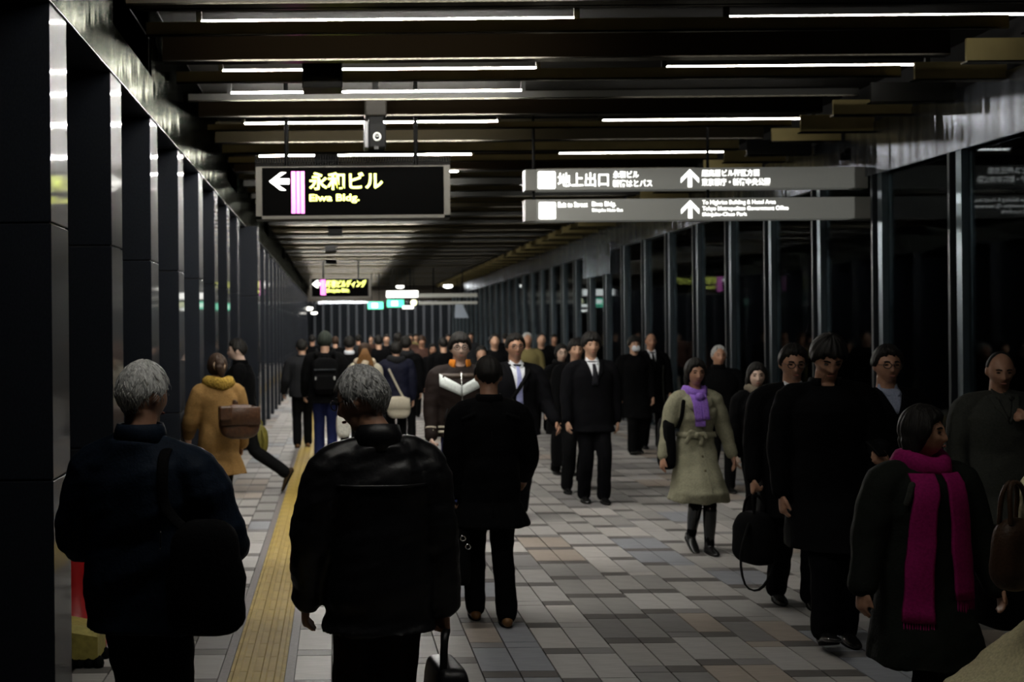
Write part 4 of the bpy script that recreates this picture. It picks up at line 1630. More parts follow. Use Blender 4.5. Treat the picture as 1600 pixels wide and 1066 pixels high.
strap_world(bag2, [bag2.location + Vector((-.02, -.10, .31)), bag2.location + Vector((-.012, -.075, .42)), hp_ + Vector((0, -.03, .0)), hp_ + Vector((0, .03, .0)), bag2.location + Vector((.0, .075, .42)), bag2.location + Vector((.0, .10, .31))], LEATHER, .014, 'handle', .009)
for yy in (-.10, .10):
    MB().torus((-.02, -.205 if yy < 0 else .05, .255), .020, .005, 'y', 14, 6).build('ring_fitting', CHROME, bag2, True)
MB().bbox(-.05, .05, -.212, -.17, .13, .25, .006).build('front_pocket', LEATHER, bag2)

# 3 man in long black coat
P3 = person('man in long black overcoat and tan shoes walking away with a black bag', 764, 254, 1.635, 180, 'skin_tan', w=.99, hp=10,
            hair=('short', 'hair_black', .016), arms={'L': dict(swing=-4, out=9, elbow=10, curl=1.3), 'R': dict(swing=8, out=15, elbow=42, out2=-2)},
            legs={'R': (.10, .0, 0), 'L': (-.12, 0, 0)}, top=dict(hem=.60, ex=.040, flare=.065, mat=BLK, fold=.012, name='overcoat', neck=.01), bottom=dict(mat=BLK), shoes=dict(mat=TAN, pitch={'R': 4, 'L': 0}))
collar(P3, BLK, z=1.44, r=.082, h=.045)
strip_on(P3, 'back_seam', [((-.003, 1.25 - i * .06), (.003, 1.25 - i * .06)) for i in range(10)], BLK2, 'back', off=.003, n=2)
for sd in (-1, 1):
    strip_on(P3, 'epaulette', [((sd * .10, 1.372), (sd * .19, 1.335)), ((sd * .10, 1.345), (sd * .19, 1.312))], BLK2, 'back', off=.008, n=6)
S, E_, Wr, d2, a = P3.AR[-P3.ir]
hp_ = loc(P3, (P3.KS @ (Wr + d2 * .09)))
bag3 = soft_bag('briefcase', 'black briefcase hanging at the side of the man in long overcoat', 'briefcase', hp_ + Vector((.045, 0, -.46)), (.14, .38, .37), BLK2, R(-4), .35, tilt=.1)
strap_world(bag3, [bag3.location + Vector((0, -.09, .34)), bag3.location + Vector((0, -.06, .43)), hp_ + Vector((0, -.03, 0)), hp_ + Vector((0, .03, 0)), bag3.location + Vector((0, .06, .43)), bag3.location + Vector((0, .09, .34))], BLK2, .012, 'handle', .008)
MB().torus((.02, -.19, .30), .015, .004, 'y', 14, 6).build('buckle', CHROME, bag3, True)
MB().torus((.05, -.19, .25), .015, .004, 'y', 14, 6).build('buckle', CHROME, bag3, True)

# 4 woman in camel coat
P4 = person('woman in long camel coat with mustard fur hood and hair in a scrunchie', 336, 178, 1.61, 198, 'skin', female=True, w=1.02, lean=2, hp=10, hair=('cover', 'hair_brown', .018),
            long_hair=[(0, .108, .03, -.03, .045, .05), (.01, .125, .0, -.075, .040, .02), (-.012, .118, -.02, -.105, .034, .0)],
            arms={'L': dict(swing=10, out=17, elbow=45, out2=-4), 'R': dict(swing=6, out=12, elbow=16)}, legs={'L': (-.06, 0, 0), 'R': (.10, .0, 0)}, kx=.03,
            top=dict(hem=.56, ex=.040, flare=.075, mat=CAMEL, fold=.010, name='camel_coat', sleeve=.01), bottom=dict(kind='stockings', mat=BLK2), shoes=dict(mat=BSHOE, boot=.26))
scarf_ring(P4, MUSTARD, z=1.445, r=.105, t=.050, name='fur_hood')
mb = MB().torus((0, .090, .002), .040, .020, 'y', 18, 8)
mb.xf(P4.KS @ P4.Hm).build('scrunchie', cloth('scrunchie', (.42, .30, .20)), P4.hair, True)
pb = loc(P4, (P4.ir * .12, .27, .88))
bag4 = soft_bag('shoulder_bag', 'slouchy brown leather shoulder bag on the back of the woman in camel coat', 'bag', pb, (.36, .17, .30), BLEATH, R(14), .7, flap=True)
pts = over(P4, [(P4.ir * .10, 1.08), (P4.ir * .12, 1.2), (P4.ir * .125, 1.28)], 'back', .016)
strap_world(bag4, [pb + Vector((-.10, -.03, .28))] + pts, BLEATH, .018)
pts = over(P4, [(P4.ir * .17, 1.05), (P4.ir * .155, 1.18), (P4.ir * .14, 1.27)], 'back', .016)
strap_world(bag4, [pb + Vector((.12, -.03, .28))] + pts, BLEATH, .018)
MB().bbox(-.19, -.08, -.12, -.03, .17, .29, .012).build('side_pocket', BLEATH, bag4)

# man in black walking across towards the pillars
P5 = person('man in black jacket striding across beyond the camel coat, face in profile', 378, 141, 1.72, -93, 'skin_pale', w=1.1, lean=3, hp=2, hair=('short', 'hair_black', .018),
            legs={'R': (.46, .15, 0), 'L': (-.22, 0, 0)}, arms={'R': dict(swing=-16, out=8, elbow=12, curl=1.2), 'L': dict(swing=15, out=8, elbow=20)},
            top=dict(hem=.80, ex=.045, mat=BLK, name='black_jacket', neck=.012), bottom=dict(mat=BLK2), shoes=dict(mat=cloth('brown_boot_leather', (.035, .022, .010), .5), boot=.16, pitch={'R': 62, 'L': 0}))
collar(P5, BLK, z=1.44, r=.078, h=.055)
S, E_, Wr, d2, a = P5.AR[P5.ir]
hp_ = loc(P5, (P5.KS @ (Wr + d2 * .09)))
t = soft_bag('handbag', 'drawstring olive green bag held behind by the striding man in black', 'bag', hp_ + Vector((.06, -.03, -.36)), (.24, .18, .36), OLBAG, R(10), .8, handle=(.05, .05))
MB().limb([(.05, -.09, .10), (.06, -.10, .2), (.04, -.08, .3)], [.012, .016, .010], 8, 3).build('tie_cord', OLBAG, t, True)

# 6 backpack man
P6 = person('man in dark cap, black backpack and blue jeans walking away on the yellow strip', 508, 112, 1.78, 180, 'skin', w=1.08, hair=('short', 'hair_black', .012), arms={'L': dict(swing=6, out=12, elbow=28), 'R': dict(swing=4, out=12, elbow=28)},
            legs={'L': (-.06, 0, 0), 'R': (.10, 0, 0)}, top=dict(hem=.80, ex=.045, mat=BLK2, name='jacket'), bottom=dict(mat=JEANS))
mb = MB()
hair_cap(mb, 'cover', .022, 5)
mb.limb([(-.05, -.09, .045), (0, -.13, .050), (.05, -.09, .045)], [(.03, .006)] * 3, 8, 3, ref=Vector((0, 1, 0)))
mb.xf(P6.KS @ P6.Hm).build('cap', cloth('grey_green_cap', (.03, .036, .03)), P6.root, True)
t = soft_bag('backpack', 'black backpack with two pale buckles on the back of the capped man', 'backpack', loc(P6, (0, .235, .93)), (.36, .19, .50), BLK2, 0, .5, handle=(.04, .03))
for xx in (-.12, .12):
    MB().bbox(xx - .014, xx + .020, -.125, -.075, .20, .245, .004).build('buckle', mat('pale_plastic', (.65, .65, .62), .5), t)
    MB().limb([(xx, .06, .46), (xx, -.02, .56), (xx, .14, .62)], [(.025, .006)] * 3, 8, 3).build('strap', BLK2, t, True)
MB().bbox(-.14, .14, -.125, -.075, .06, .26, .015).build('front_pocket', BLK2, t)
MB().bbox(-.15, .15, -.105, -.06, .33, .345, .003).build('zip', M['post_dark'], t)

P7 = person('man in charcoal jacket walking away close to the pillars, beside the capped man', 472, 101, 1.67, 184, 'skin', w=1.05, hair=('short', 'hair_black', .016), arms={'L': dict(swing=2, out=14, elbow=32), 'R': dict(swing=6, out=8, elbow=14)},
            legs={'L': (.06, 0, 0), 'R': (-.1, 0, 0)}, top=dict(hem=.78, ex=.045, mat=CHAR, name='jacket'), bottom=dict(mat=BLK2), shoes=dict(mat=TAN))
collar(P7, CHAR, z=1.44, r=.082, h=.04)

P8 = person('woman with ginger ponytail and cream fur collar walking away behind the leather jacket', 570, 114, 1.625, 180, 'skin', female=True, hair=('cover', 'hair_brown', .020),
            legs={'L': (-.1, 0, 0), 'R': (.12, 0, 0)},
            top=dict(hem=.62, ex=.05, flare=.05, mat=CREAM, name='cream_coat', fold=.01), bottom=dict(mat=BLK2))
scarf_ring(P8, cloth('cream_fur', (.62, .52, .38), 1, .8), z=1.44, r=.11, t=.05, name='fur_collar')
mb = MB()
for q in range(7):
    x = (q - 3) * .014
    mb.limb([(x * .5, .118, .045), (x * 1.3, .150, -.03), (x * 2.4, .150, -.13), (x * 2.9, .160, -.215)], [.018, .020, .020, .010], 8, 3)
mb.xf(P8.KS @ P8.Hm)
link('ponytail', fuse(mb, .007, 2), M['hair_ginger'], P8.hair)
t = soft_bag('tote_bag', 'white tote bag low beside the woman with the ginger ponytail', 'bag', loc(P8, (-P8.ir * .30, .05, .34)), (.20, .14, .34), WFUR, 0, .6, handle=(.05, .12))

P9 = person('person in dark navy padded jacket with grey hood walking away right of the ginger ponytail', 619, 106, 1.63, 180, 'skin', w=1.06, hair=('fringe', 'hair_black', .020), arms={'R': dict(swing=-4, out=9, elbow=8), 'L': dict(swing=4, out=8, elbow=14)},
            legs={'L': (-.05, 0, 0), 'R': (.05, 0, 0)}, top=dict(hem=.74, ex=.055, mat=DNAVY, name='padded_jacket', wrinkle=.009), bottom=dict(mat=BLK2))
scarf_ring(P9, CHAR, z=1.44, r=.10, t=.05, name='hood')
t = soft_bag('hip_bag', 'cream bag at the hip of the person in navy padded jacket', 'bag', loc(P9, (-.02, .25, .52)), (.34, .14, .32), CREAM, 0, .6, flap=True)
strap_world(t, over(P9, [(-.12, .82), (0, 1.05), (.12, 1.30)], 'back', .014), CREAM, .016)

P10 = person('person in black hooded coat walking away, just beyond the navy padded jacket', 634, 97, 1.70, 178, 'skin', w=1.0, hair=('fringe', 'hair_black', .022), arms={'R': dict(swing=-6, out=8, elbow=6)}, top=dict(hem=.72, ex=.05, mat=BLK, name='coat'), bottom=dict(mat=BLK2))
scarf_ring(P10, CHAR, z=1.44, r=.10, t=.045, name='hood')

P11 = person('dark-haired woman in black coat facing the lens, red bag at her side', 676, 84, 1.54, 4, 'skin_tan', female=True, hair=('parted', 'hair_black', .016), long_hair=[(.075, .0, .02, -.12, .022, .0), (-.075, .0, .02, -.12, .022, .0), (0, .09, .0, -.12, .045, .0)],
             legs={'L': (-.1, 0, 0), 'R': (.1, 0, 0)}, top=dict(hem=.62, ex=.045, flare=.04, mat=BLK, name='coat'), bottom=dict(kind='slim', mat=BLK2))
t = soft_bag('handbag', 'dark red handbag beside the dark-haired woman in black coat', 'bag', loc(P11, (-.30, -.04, .62)), (.22, .14, .32), REDC, 0, .6, handle=(.05, .2))

# varsity jacket
P12 = person('young man in brown jacket with white chevron and orange hood, walking towards the lens', 719, 178, 1.776, 0, 'skin_pale', w=1.04, hp=-2, glasses=True, hair=('fringe', 'hair_black', .022),
             arms={'L': dict(swing=8, out=10, elbow=12, curl=1.3), 'R': dict(swing=-6, out=10, elbow=16)}, legs={'L': (-.16, 0, 0), 'R': (.16, 0, 0)},
             top=dict(hem=.87, ex=.045, mat=DBROWN, name='jacket', neck=.012), bottom=dict(mat=JEANS))
collar(P12, ORANGE, z=1.44, r=.086, h=.06, open_front=True, name='orange_hood')
BRS = cloth('brown_satin', (.040, .024, .014), .5, .1, .4)
strip_on(P12, 'brown_yoke', [((-.185, 1.385), (.185, 1.385)), ((-.20, 1.345), (.20, 1.345))], BRS, off=.004, n=14)
for sd in (-1, 1):
    strip_on(P12, 'white_chevron', [((sd * .004, 1.285 - u * .088), (sd * .185, 1.385 - u * .108)) for u in (0, .34, .67, 1.0)], WHITEB, off=.008, n=10)
    strip_on(P12, 'pocket_edge', [((sd * .115, 1.09), (sd * .125, 1.09)), ((sd * .145, .98), (sd * .155, .98))], CHAR, off=.005, n=2)
    S, E_, Wr, d2, a = P12.AR[sd]
    for q in (0.0, .032):
        MB().limb([P12.KS @ (Wr - d2 * (.045 + q)), P12.KS @ (Wr - d2 * (.031 + q))], [.058, .058], 14, 1, round_ends=False).build('cuff_band', CREAM, P12.root, True)
for zq in (.885, .925):
    strip_on(P12, 'waist_band', [((-.20, zq), (.20, zq)), ((-.20, zq + .018), (.20, zq + .018))], CREAM, off=.006, n=14)
zipper(P12, .90, 1.40)
S, E_, Wr, d2, a = P12.AR[-1]
hp_ = loc(P12, (P12.KS @ (Wr + d2 * .09)))
t = soft_bag('sports_bag', 'black sports bag in the hand of the young man with white chevron jacket', 'bag', hp_ + Vector((.03, .03, -.44)), (.22, .34, .32), BLK2, R(14), .55, handle=(.03, .11))
MB().bbox(-.05, .05, -.175, -.15, .08, .2, .008).build('front_pocket', M['post_dark'], t)

# man with lilac tie
P13 = person('man in glasses with lilac tie, white shirt and dark suit, strap across his chest', 805, 164, 1.76, 6, 'skin_tan', w=1.1, hp=-2, glasses=True, hair=('short', 'hair_black', .018),
             arms={'R': dict(swing=16, out=13, elbow=24, out2=10), 'L': dict(swing=-10, out=9, elbow=12)}, legs={'L': (-.16, 0, 0), 'R': (.16, 0, 0)}, top=dict(hem=.80, ex=.038, mat=SUIT, name='suit_jacket'), bottom=dict(mat=SUIT))
shirt_front(P13, .38, .070, LILAC)
t = soft_bag('messenger_bag', 'black messenger bag worn across by the man with lilac tie', 'bag', loc(P13, (-.27, .08, .78)), (.12, .30, .26), BLK2, 0, .5)
strap_world(t, over(P13, [(-.17, .95), (-.10, 1.08), (-.01, 1.22), (.07, 1.34), (.10, 1.395)], 'front', .022), BLK2, .018)

# old man in olive and neighbours
P14 = person('grey-haired person in olive coat far behind the man with lilac tie', 824, 93, 1.735, 0, 'skin_tan', hair=('receding', 'hair_salt', .014), top=dict(hem=.7, ex=.045, mat=OLIVE, name='coat'), bottom=dict(mat=BLK2), far=True)
P15 = person('bare-faced man in dark coat far behind, next to the olive coat', 846, 90, 1.72, 0, 'skin', hair=('receding', 'hair_black', .008), top=dict(hem=.7, ex=.045, mat=BLK, name='coat'), bottom=dict(mat=BLK2), far=True)
P16 = person('pale woman in glasses and long black coat left of the young man in dark tie', 877, 126, 1.61, 5, 'skin_pale', female=True, hp=-4, glasses=True, hair=('parted', 'hair_black', .014), arms={'R': dict(swing=14, out=6, elbow=24), 'L': dict(swing=-2, out=8, elbow=10, curl=1.2)},
             legs={'L': (.02, 0, 0), 'R': (-.12, 0, 0)}, top=dict(hem=.50, ex=.042, flare=.03, mat=BLK, name='coat'), bottom=dict(mat=BLK2))
scarf_ring(P16, BLK2, r=.082, t=.03)
t = soft_bag('tote_bag', 'black tote bag low at the side of the pale woman in glasses', 'bag', loc(P16, (-.10, -.2, .12)), (.18, .16, .44), BLK2, 0, .5, handle=(.04, .16))

# young suit man
P17 = person('young man in black suit, white shirt and dark narrow tie walking towards the lens', 924, 151, 1.765, 2, 'skin', w=1.08, hair=('fringe', 'hair_black', .026), arms={'R': dict(swing=-6, out=9, elbow=12), 'L': dict(swing=4, out=10, elbow=12)},
             legs={'R': (-.03, 0, .02), 'L': (.08, 0, .02)}, top=dict(hem=.74, ex=.040, flare=.02, mat=SUIT, name='overcoat'), bottom=dict(mat=SUIT))
shirt_front(P17, .24, .066, cloth('black_tie', (.01, .01, .014), .5, .05))
P18 = person('man hidden behind the shoulder of the young man in black suit, one foot lifted', 900, 141, 1.69, 0, 'skin', w=.98, hair=('fringe', 'hair_black', .018), legs={'L': (-.12, .0, -.05), 'R': (.2, .04, 0)}, top=dict(hem=.8, ex=.04, mat=BLK, name='jacket'), bottom=dict(mat=BLK2))

P19 = person('person in black coat wearing a white face mask, beside the balding man in white shirt', 991, 109, 1.69, 4, 'skin', w=1.0, hair=('fringe', 'hair_black', .022), arms={'L': dict(swing=0, out=10, elbow=10, curl=1.2), 'R': dict(swing=4, out=8, elbow=12)},
             legs={'L': (-.16, 0, 0), 'R': (.12, 0, 0)}, top=dict(hem=.52, ex=.045, flare=.02, mat=BLK, name='overcoat'), bottom=dict(mat=BLK2))
mb = MB().blob((0, -.078, -.050), (.062, .036, .046), 18, 12, .8)
mb.xf(P19.KS @ P19.Hm).build('face_mask', WHITE, P19.root, True)
t = soft_bag('briefcase', 'dark briefcase beside the person in white face mask', 'briefcase', loc(P19, (-.34, -.03, .42)), (.12, .34, .30), BLK2, 0, .35, handle=(.02, .13))
P20 = person('balding man with red-brown face, white shirt and open dark overcoat', 1017, 105, 1.715, 0, 'skin_tan', w=1.05, hair=('bald', 'hair_black', .008), legs={'L': (.1, 0, 0), 'R': (-.14, 0, 0)}, top=dict(hem=.55, ex=.045, flare=.03, mat=BLK, name='overcoat'), bottom=dict(mat=BLK2))
shirt_front(P20, .30, .05, BLK2)
strip_on(P20, 'coat_edge', [((.14, 1.24 - i * .08), (.165, 1.24 - i * .08)) for i in range(8)], GREYC, off=.006, n=3)

# trench coat woman
P21 = person('woman in sage trench coat with knotted purple scarf and dark bob, walking towards the lens', 1086, 193, 1.555, 3, 'skin_tan', female=True, w=1.02, hp=2, hair=('parted', 'hair_black', .020),
             long_hair=[(.074, .01, .03, -.115, .022, .02), (-.074, .01, .03, -.115, .022, .02), (.06, .06, .0, -.12, .03, .0), (-.06, .06, .0, -.12, .03, .0), (0, .085, .0, -.12, .04, .0)],
             arms={'L': dict(swing=2, out=16, elbow=10, out2=14), 'R': dict(swing=-4, out=18, elbow=10, out2=16)}, legs={'L': (-.02, .07, .03), 'R': (-.16, 0, -.02)},
             top=dict(hem=.41, ex=.030, flare=.075, mat=TRENCH, waist=.020, fold=.010, name='trench_coat', sleeve=.002), bottom=dict(kind='stockings', mat=BLK), shoes=dict(mat=BSHOE, boot=.30, heel=.03, pitch={'L': 30, 'R': 0}))
scarf_ring(P21, PURPLE, z=1.435, r=.080, t=.034)
k = P21.k
sc = strip_on(P21, 'scarf_tail', [((-.075 + .004 * i, 1.41 - i * .034), (.005 + .002 * i, 1.41 - i * .034)) for i in range(8)], PURPLE, off=.022, n=8, th=.018)
strip_on(P21, 'scarf_tail', [((.0 + .003 * i, 1.41 - i * .032), (.062 + .002 * i, 1.41 - i * .032)) for i in range(8)], PURPLE, off=.030, n=8, th=.018)
kn = P21.bvh.ray_cast(Vector((0, -1.2, 1.385 * k)), Vector((0, 1, 0)))[0]
MB().blob((.0, kn.y - .035, 1.385 * k), (.042, .030, .036), 14, 10).build('scarf_knot', PURPLE, P21.root, True)
for q in range(14):
    x = (-.048 + q * .0065) * k
    h = P21.bvh.ray_cast(Vector((x, -1.2, 1.16 * k)), Vector((0, 1, 0)))[0]
    MB().limb([(x, h.y - .024, 1.175 * k), (x + .002, h.y - .022, 1.125 * k)], [.003, .0025], 5, 1).build('fringe', PURPLE, sc, True)
bz = 1.045
BELT = cloth('trench_belt', (.30, .285, .20))
strip_on(P21, 'belt', [((-.17, bz + .022), (.17, bz + .022)), ((-.17, bz - .022), (.17, bz - .022))], BELT, off=.014, n=18)
strip_on(P21, 'belt', [((-.17, bz + .022), (.17, bz + .022)), ((-.17, bz - .022), (.17, bz - .022))], TRENCH, 'back', off=.012, n=18)
bz *= k
by = P21.bvh.ray_cast(Vector((-.03, -1.2, bz)), Vector((0, 1, 0)))[0].y
MB().blob((-.03, by - .028, bz), (.026, .018, .026), 12, 8).build('belt_knot', TRENCH, P21.root, True)
for pts in ([(-.03, bz), (-.085, bz - .005), (-.115, bz - .055)], [(-.03, bz), (.03, bz + .012), (.045, bz - .015)], [(-.03, bz), (-.075, bz + .03), (-.095, bz + .005)], [(-.03, bz), (.01, bz - .03), (.0, bz - .07)]):
    MB().limb([(x, by - .030, z) for x, z in pts], [(.006, .018)] * 3, 8, 3, ref=Vector((0, 1, 0))).build('belt_end', TRENCH, P21.root, True)
strip_on(P21, 'front_edge', [((.030, 1.28 - i * .08), (.036, 1.28 - i * .08)) for i in range(11)], cloth('trench_shade', (.26, .25, .18)), off=.005, n=2)
for sd in (-1, 1):
    strip_on(P21, 'coat_lapel', [((sd * .05, 1.395), (sd * .125, 1.375)), ((sd * .03, 1.33), (sd * .130, 1.315)), ((sd * .02, 1.26), (sd * .055, 1.25))], TRENCH, off=.012, n=6)
strip_on(P21, 'storm_flap', [((.055, 1.285), (.165, 1.285)), ((.050, 1.20), (.160, 1.21)), ((.06, 1.175), (.135, 1.185))], TRENCH, off=.010, n=8)
buttons(P21, [1.15, 1.06, .86, .74], .012, cloth('trench_button', (.16, .14, .09), .4))
t = soft_bag('shoulder_bag', 'flat black shoulder bag under the arm of the woman in sage trench coat', 'bag', loc(P21, (-.235, .02, .66)), (.10, .26, .42), BLK2, R(6), .5)
strap_world(t, [loc(P21, (-.20, -.06, 1.0))] + over(P21, [(-.165, 1.12), (-.160, 1.2), (-.152, 1.28), (-.140, 1.35)], 'front', .022), BLK2, .016)

P22 = person('grey-haired man in black coat behind the trench coat woman', 1123, 142, 1.60, 0, 'skin_tan', w=1.08, hair=('receding', 'hair_salt', .014), legs={'L': (.1, 0, 0), 'R': (-.1, 0, 0)}, top=dict(hem=.72, ex=.045, mat=BLK, name='coat', neck=.02), bottom=dict(mat=BLK2))
collar(P22, BLK, z=1.44, r=.078, h=.06)
P23 = person('smiling young woman with loose dark hair and pale scarf beside the black briefcase bag', 1182, 186, 1.505, -4, 'skin_pale', female=True, hy=-6, hp=2, hair=('parted', 'hair_black', .018),
             long_hair=[(.074, .01, .03, -.15, .026, .1), (-.074, .01, .03, -.15, .026, .1), (.05, .075, .0, -.16, .035, .05), (-.05, .075, .0, -.16, .035, .05)], legs={'L': (-.02, 0, 0), 'R': (.12, 0, 0)},
             top=dict(hem=.78, ex=.035, flare=.02, mat=BLK, name='jacket'), bottom=dict(kind='slim', mat=BLK2), shoes=dict(boot=.2))
sc = scarf_ring(P23, cloth('beige_scarf', (.16, .135, .10)), r=.078, t=.032)
strip_on(P23, 'scarf_tail', [((-.05, 1.30 - i * .03), (.035, 1.30 - i * .03)) for i in range(6)], MATS['beige_scarf'], off=.02, n=6, th=.016)
strip_on(P23, 'white_hem', [((-.15, .785), (.15, .785)), ((-.15, .772), (.15, .772))], WHITE, off=.006, n=12)

# two men in black close together
P24 = person('man in glasses and dark overcoat half hidden behind the tall bent-headed man', 1238, 240, 1.69, -6, 'skin_tan', w=1.08, hp=8, glasses=True, hair=('short', 'hair_black', .016), arms={'L': dict(swing=4, out=10, elbow=14, curl=1.3, out2=5), 'R': dict(swing=-4, out=8, elbow=10)},
             legs={'L': (.10, 0, .0), 'R': (-.10, 0, 0)}, top=dict(hem=.58, ex=.045, flare=.03, mat=BLK, name='overcoat'), bottom=dict(mat=SUIT))
shirt_front(P24, .22, .05, BLK2)
S, E_, Wr, d2, a = P24.AR[-1]
hp_ = loc(P24, (P24.KS @ (Wr + d2 * .09)))
t = soft_bag('briefcase', 'rounded black bag with a loose hanging strap held by the half hidden man', 'bag', hp_ + Vector((-.0, -.02, -.47)), (.20, .36, .34), BLK2, R(18), .62, handle=(.04, .10))
strap_world(t, [t.location + Vector((-.07, -.10, .27)), t.location + Vector((-.13, -.13, .08)), t.location + Vector((-.11, -.15, -.10)), t.location + Vector((-.03, -.17, -.13)), t.location + Vector((.05, -.16, -.03)), t.location + Vector((.09, -.12, .12))], BLK2, .020, 'loose_strap', .006, Vector((0, 1, 0)))
P25 = person('tall man in black overcoat with head bent over the phone in his hand', 1291, 272, 1.765, -4, 'skin_tan', w=1.10, hp=30, hair=('fringe', 'hair_black', .022), arms={'R': dict(swing=16, out=8, elbow=72, out2=-12, curl=1.0), 'L': dict(swing=0, out=8, elbow=10)},
             legs={'L': (-.22, .03, .0), 'R': (-.02, 0, 0)}, top=dict(hem=.56, ex=.045, flare=.02, mat=BLK, name='overcoat'), bottom=dict(mat=SUIT), shoes=dict(pitch={'L': -16, 'R': 0}))
collar(P25, BLK, z=1.44, r=.085, h=.04, open_front=True)
S, E_, Wr, d2, a = P25.AR[P25.ir]
hp_ = loc(P25, (P25.KS @ (Wr + d2 * .11)))
t = thing('phone', 'dark mobile phone held low by the tall bent-headed man', 'phone', hp_ + Vector((-.02, -.02, .005)), 0)
t.rotation_euler = (R(-55), 0, R(20))
MB().bbox(-.03, .03, -.008, .008, 0, .12, .004).build('phone_body', M['black'], t)
MB().box(-.026, .026, .008, .0088, .01, .11).build('screen', mat('phone_glass', (.02, .02, .022), .1), t)

# smiling man
P26 = person('smiling man in glasses with open pale checked collar and black jacket', 1386, 252, 1.685, -2, 'skin_tan', w=1.04, hy=-4, glasses=True, hair=('short', 'hair_black', .018), arms={'L': dict(swing=10, out=8, elbow=46, out2=-4, curl=.8), 'R': dict(swing=0, out=8, elbow=10)},
             legs={'L': (.05, 0, 0), 'R': (-.1, 0, 0)}, top=dict(hem=.68, ex=.042, flare=.02, mat=BLK, name='jacket'), bottom=dict(mat=BLK2))
shirt_front(P26, .16, .062, None, cloth('blue_check_shirt', (.24, .27, .36)))
strip_on(P26, 'pocket_clip', [((-.11, 1.275), (-.065, 1.275)), ((-.11, 1.268), (-.065, 1.268))], CHROME, off=.008, n=3)

# magenta scarf
P27 = person('woman in dark green coat with long magenta scarf and black bob, face turned aside', 1441, 372, 1.47, 8, 'skin_tan', female=True, w=1.14, hy=40, hp=-3, hair=('parted', 'hair_black', .024),
             long_hair=[(.072, .02, .03, -.10, .024, .02), (-.072, .02, .03, -.10, .026, .02), (.06, .06, .0, -.10, .03, .0), (-.06, .06, .0, -.10, .03, .0), (0, .085, .0, -.10, .04, .0)],
             arms={'L': dict(swing=-2, out=17, elbow=12, out2=14), 'R': dict(swing=4, out=16, elbow=14, out2=12, cuff=.03)}, legs={'L': (-.05, 0, 0), 'R': (.1, 0, 0)},
             top=dict(hem=.40, ex=.052, flare=.05, mat=GREEN, name='coat', fold=.008, sleeve=.010), bottom=dict(kind='slim', mat=BLK), shoes=dict(boot=.25))
scarf_ring(P27, MAGENTA, z=1.455, r=.092, t=.046)
for xs, z1, seedq in ((-1, .70, 0), (1, .80, 1)):
    rows = []
    zt = 1.41
    for i in range(14):
        u = i / 13
        z = zt + (z1 - zt) * u
        c = xs * (.075 + .055 * u) + .004 * math.sin(i * 1.3 + seedq)
        rows.append(((c - .058 - .01 * u, z), (c + .050 + .008 * u, z)))
    sc = strip_on(P27, 'scarf_tail', rows, MAGENTA, off=.020, n=10, th=.014)
    for q in range(12):
        x = rows[-1][0][0] + (rows[-1][1][0] - rows[-1][0][0]) * (q + .5) / 12
        x *= P27.k
        h = P27.bvh.ray_cast(Vector((x, -1.2, (z1 + .01) * P27.k)), Vector((0, 1, 0)))[0]
        if h is not None:
            MB().limb([(x, h.y - .015, (z1 + .01) * P27.k), (x + .003 * math.sin(q * 2), h.y - .016, (z1 - .085) * P27.k)], [.0035, .002], 5, 1).build('fringe', MAGENTA, sc, True)
t = soft_bag('shoulder_bag', 'black shoulder bag on a grey strap behind the woman in magenta scarf', 'bag', loc(P27, (.40, .10, .50)), (.14, .30, .34), BLK2, R(8), .5)
strap_world(t, over(P27, [(-.175, 1.27), (-.162, 1.31), (-.150, 1.345), (-.140, 1.36)], 'front', .022), GREYC, .014)
strap_world(t, [loc(P27, (.38, .10, .84)), loc(P27, (.30, .05, 1.05)), loc(P27, (.20, .05, 1.20))], BLK2, .014)

# bald man touching his mouth
P28 = person('bald man in grey overcoat touching his mouth, by the glazed wall', 1562, 254, 1.635, -10, 'skin_tan', w=1.10, hy=-4, hp=12, hair=('bald', 'hair_black', .008), arms={'L': dict(swing=4, out=12, elbow=18, out2=4), 'R': dict(swing=34, out=14, elbow=118, out2=-44, curl=1.0)},
             legs={'L': (-.14, 0, 0), 'R': (.12, 0, 0)}, top=dict(hem=.60, ex=.050, flare=.03, mat=GREYC, name='overcoat', fold=.006), bottom=dict(mat=BLK2))
shirt_front(P28, .16, .045, None, GREYC)

# person cut by the picture's edge
P29 = person('person in pale quilted coat with white fur cuff passing close at the edge', 1702, 430, 1.58, 12, 'skin', female=True, w=1.12, hair=('cover', 'hair_brown', .018), arms={'L': dict(swing=8, out=15, elbow=30, out2=10), 'R': dict()},
             legs={'L': (-.05, 0, 0), 'R': (.1, 0, 0)}, top=dict(hem=.44, ex=.06, flare=.30, mat=BEIGE, name='quilted_coat', wrinkle=.012, fold=.014), bottom=dict(kind='slim', mat=BLK2))
S, E_, Wr, d2, a = P29.AR[-1]
mb = MB().limb([P29.KS @ (Wr - d2 * .05), P29.KS @ (Wr + d2 * .02)], [.078, .074], 16, 3)
mb.build('fur_cuff', WFUR, P29.root, True)
t = soft_bag('handbag', 'brown leather handbag on the arm of the person in pale quilted coat', 'bag', loc(P29, (-.335, -.02, .86)), (.20, .14, .26), cloth('dark_brown_hide', (.035, .018, .009), .5), R(30), .7, handle=(.05, .12), tilt=.2)

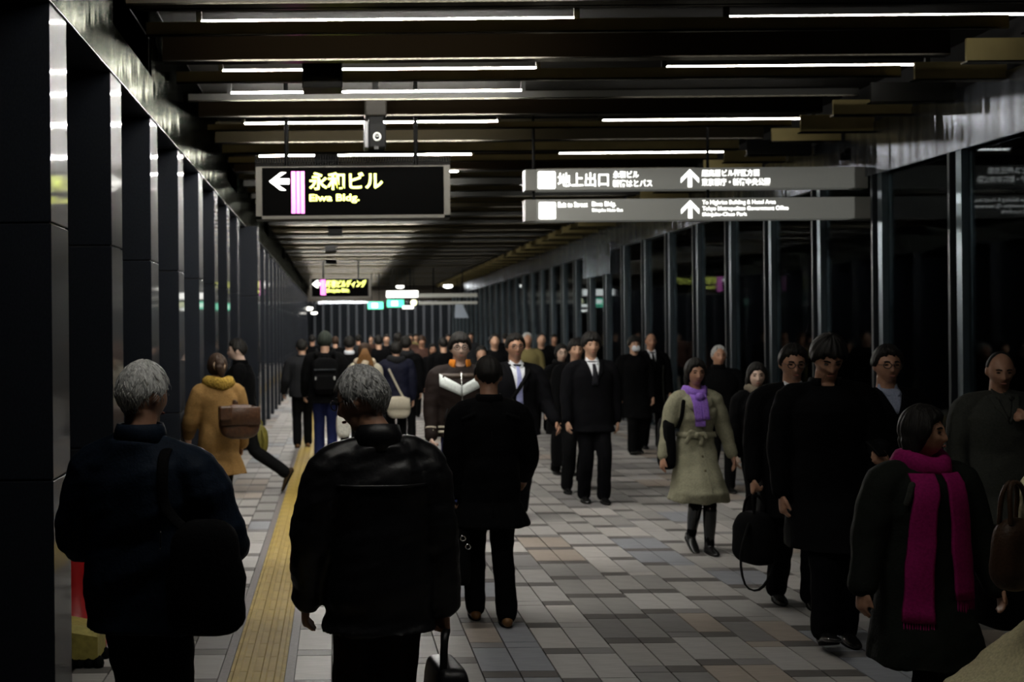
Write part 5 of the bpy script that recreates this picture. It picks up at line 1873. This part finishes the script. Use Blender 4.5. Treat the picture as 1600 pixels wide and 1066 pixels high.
# the far crowd
FAR = [
    (546, 100, 1.71, 180, BLK, 'hair_black', 'short', 'man in black jacket with white collar showing, walking away beyond the backpack'),
    (592, 80, 1.70, 182, BLK, 'hair_black', 'fringe', 'dark-haired person walking away in the far crowd over the grey-haired leather man'),
    (604, 66, 1.70, 0, BLK2, 'hair_black', 'short', 'small far face looking this way above the grey hood'),
    (641, 60, 1.69, 0, BROWN, 'hair_black', 'short', 'small far figure in brown by the edge of the hooded pair'),
    (659, 76, 1.68, 0, BROWN, 'hair_brown', 'cover', 'far person in brown coat facing this way, beside the woman with red bag'),
    (693, 88, 1.66, 180, BLK, 'hair_black', 'short', 'far dark figure between the red bag and the chevron jacket'),
    (752, 112, 1.57, 0, BLK2, 'hair_black', 'short', 'man with tanned face looking over the shoulder of the chevron jacket'),
    (773, 95, 1.72, 0, BLK, 'hair_black', 'receding', 'far man with lit forehead between chevron jacket and lilac tie'),
    (735, 60, 1.72, 0, CHAR, 'hair_black', 'short', 'tiny far figure above the young man with orange hood'),
    (560, 58, 1.68, 180, CHAR, 'hair_black', 'short', 'tiny far figure above the ginger ponytail'),
    (524, 66, 1.66, 180, BLK, 'hair_brown', 'cover', 'tiny far figure right of the dark cap'),
    (488, 64, 1.70, 180, BLK, 'hair_black', 'short', 'tiny far figure between charcoal jacket and dark cap'),
    (580, 52, 1.64, 0, BROWN, 'hair_black', 'short', 'tiny far figure in brown deep in the crowd'),
    (622, 74, 1.74, 180, BLK, 'hair_black', 'fringe', 'tall dark figure walking away over the navy padded jacket'),
    (650, 48, 1.66, 0, OLIVE, 'hair_black', 'short', 'tiny far figure in olive beyond the brown coats'),
    (700, 54, 1.66, 0, CHAR, 'hair_black', 'short', 'tiny far figure over the woman with the red bag'),
    (790, 56, 1.68, 180, BLK, 'hair_black', 'short', 'tiny far figure by the far steel beam end'),
    (866, 66, 1.66, 0, BLK, 'hair_black', 'short', 'tiny far figure over the pale woman in glasses'),
    (905, 88, 1.64, 0, BLK, 'hair_black', 'short', 'far dark figure beyond the man hidden behind the suit'),
    (955, 72, 1.66, 180, BLK, 'hair_black', 'short', 'far dark figure between the black suit and the white mask'),
]
for (px, s, H, yaw, m, hm, hs, lab) in FAR:
    stp = random.choice([-.14, .14, .1])
    Q = person(lab, px, s, H, yaw, random.choice(['skin', 'skin_tan', 'skin']), w=random.uniform(.98, 1.08), hair=(hs, hm, .016), legs={'L': (stp, 0, 0), 'R': (-stp, 0, 0)},
               top=dict(hem=random.choice([.6, .72, .8]), ex=.045, mat=m, name='coat'), bottom=dict(mat=BLK2), far=True)
    if px == 546:
        collar(Q, WHITE, z=1.45, r=.075, h=.05)

C.children.unlink(TMP)
bpy.data.collections.remove(TMP)
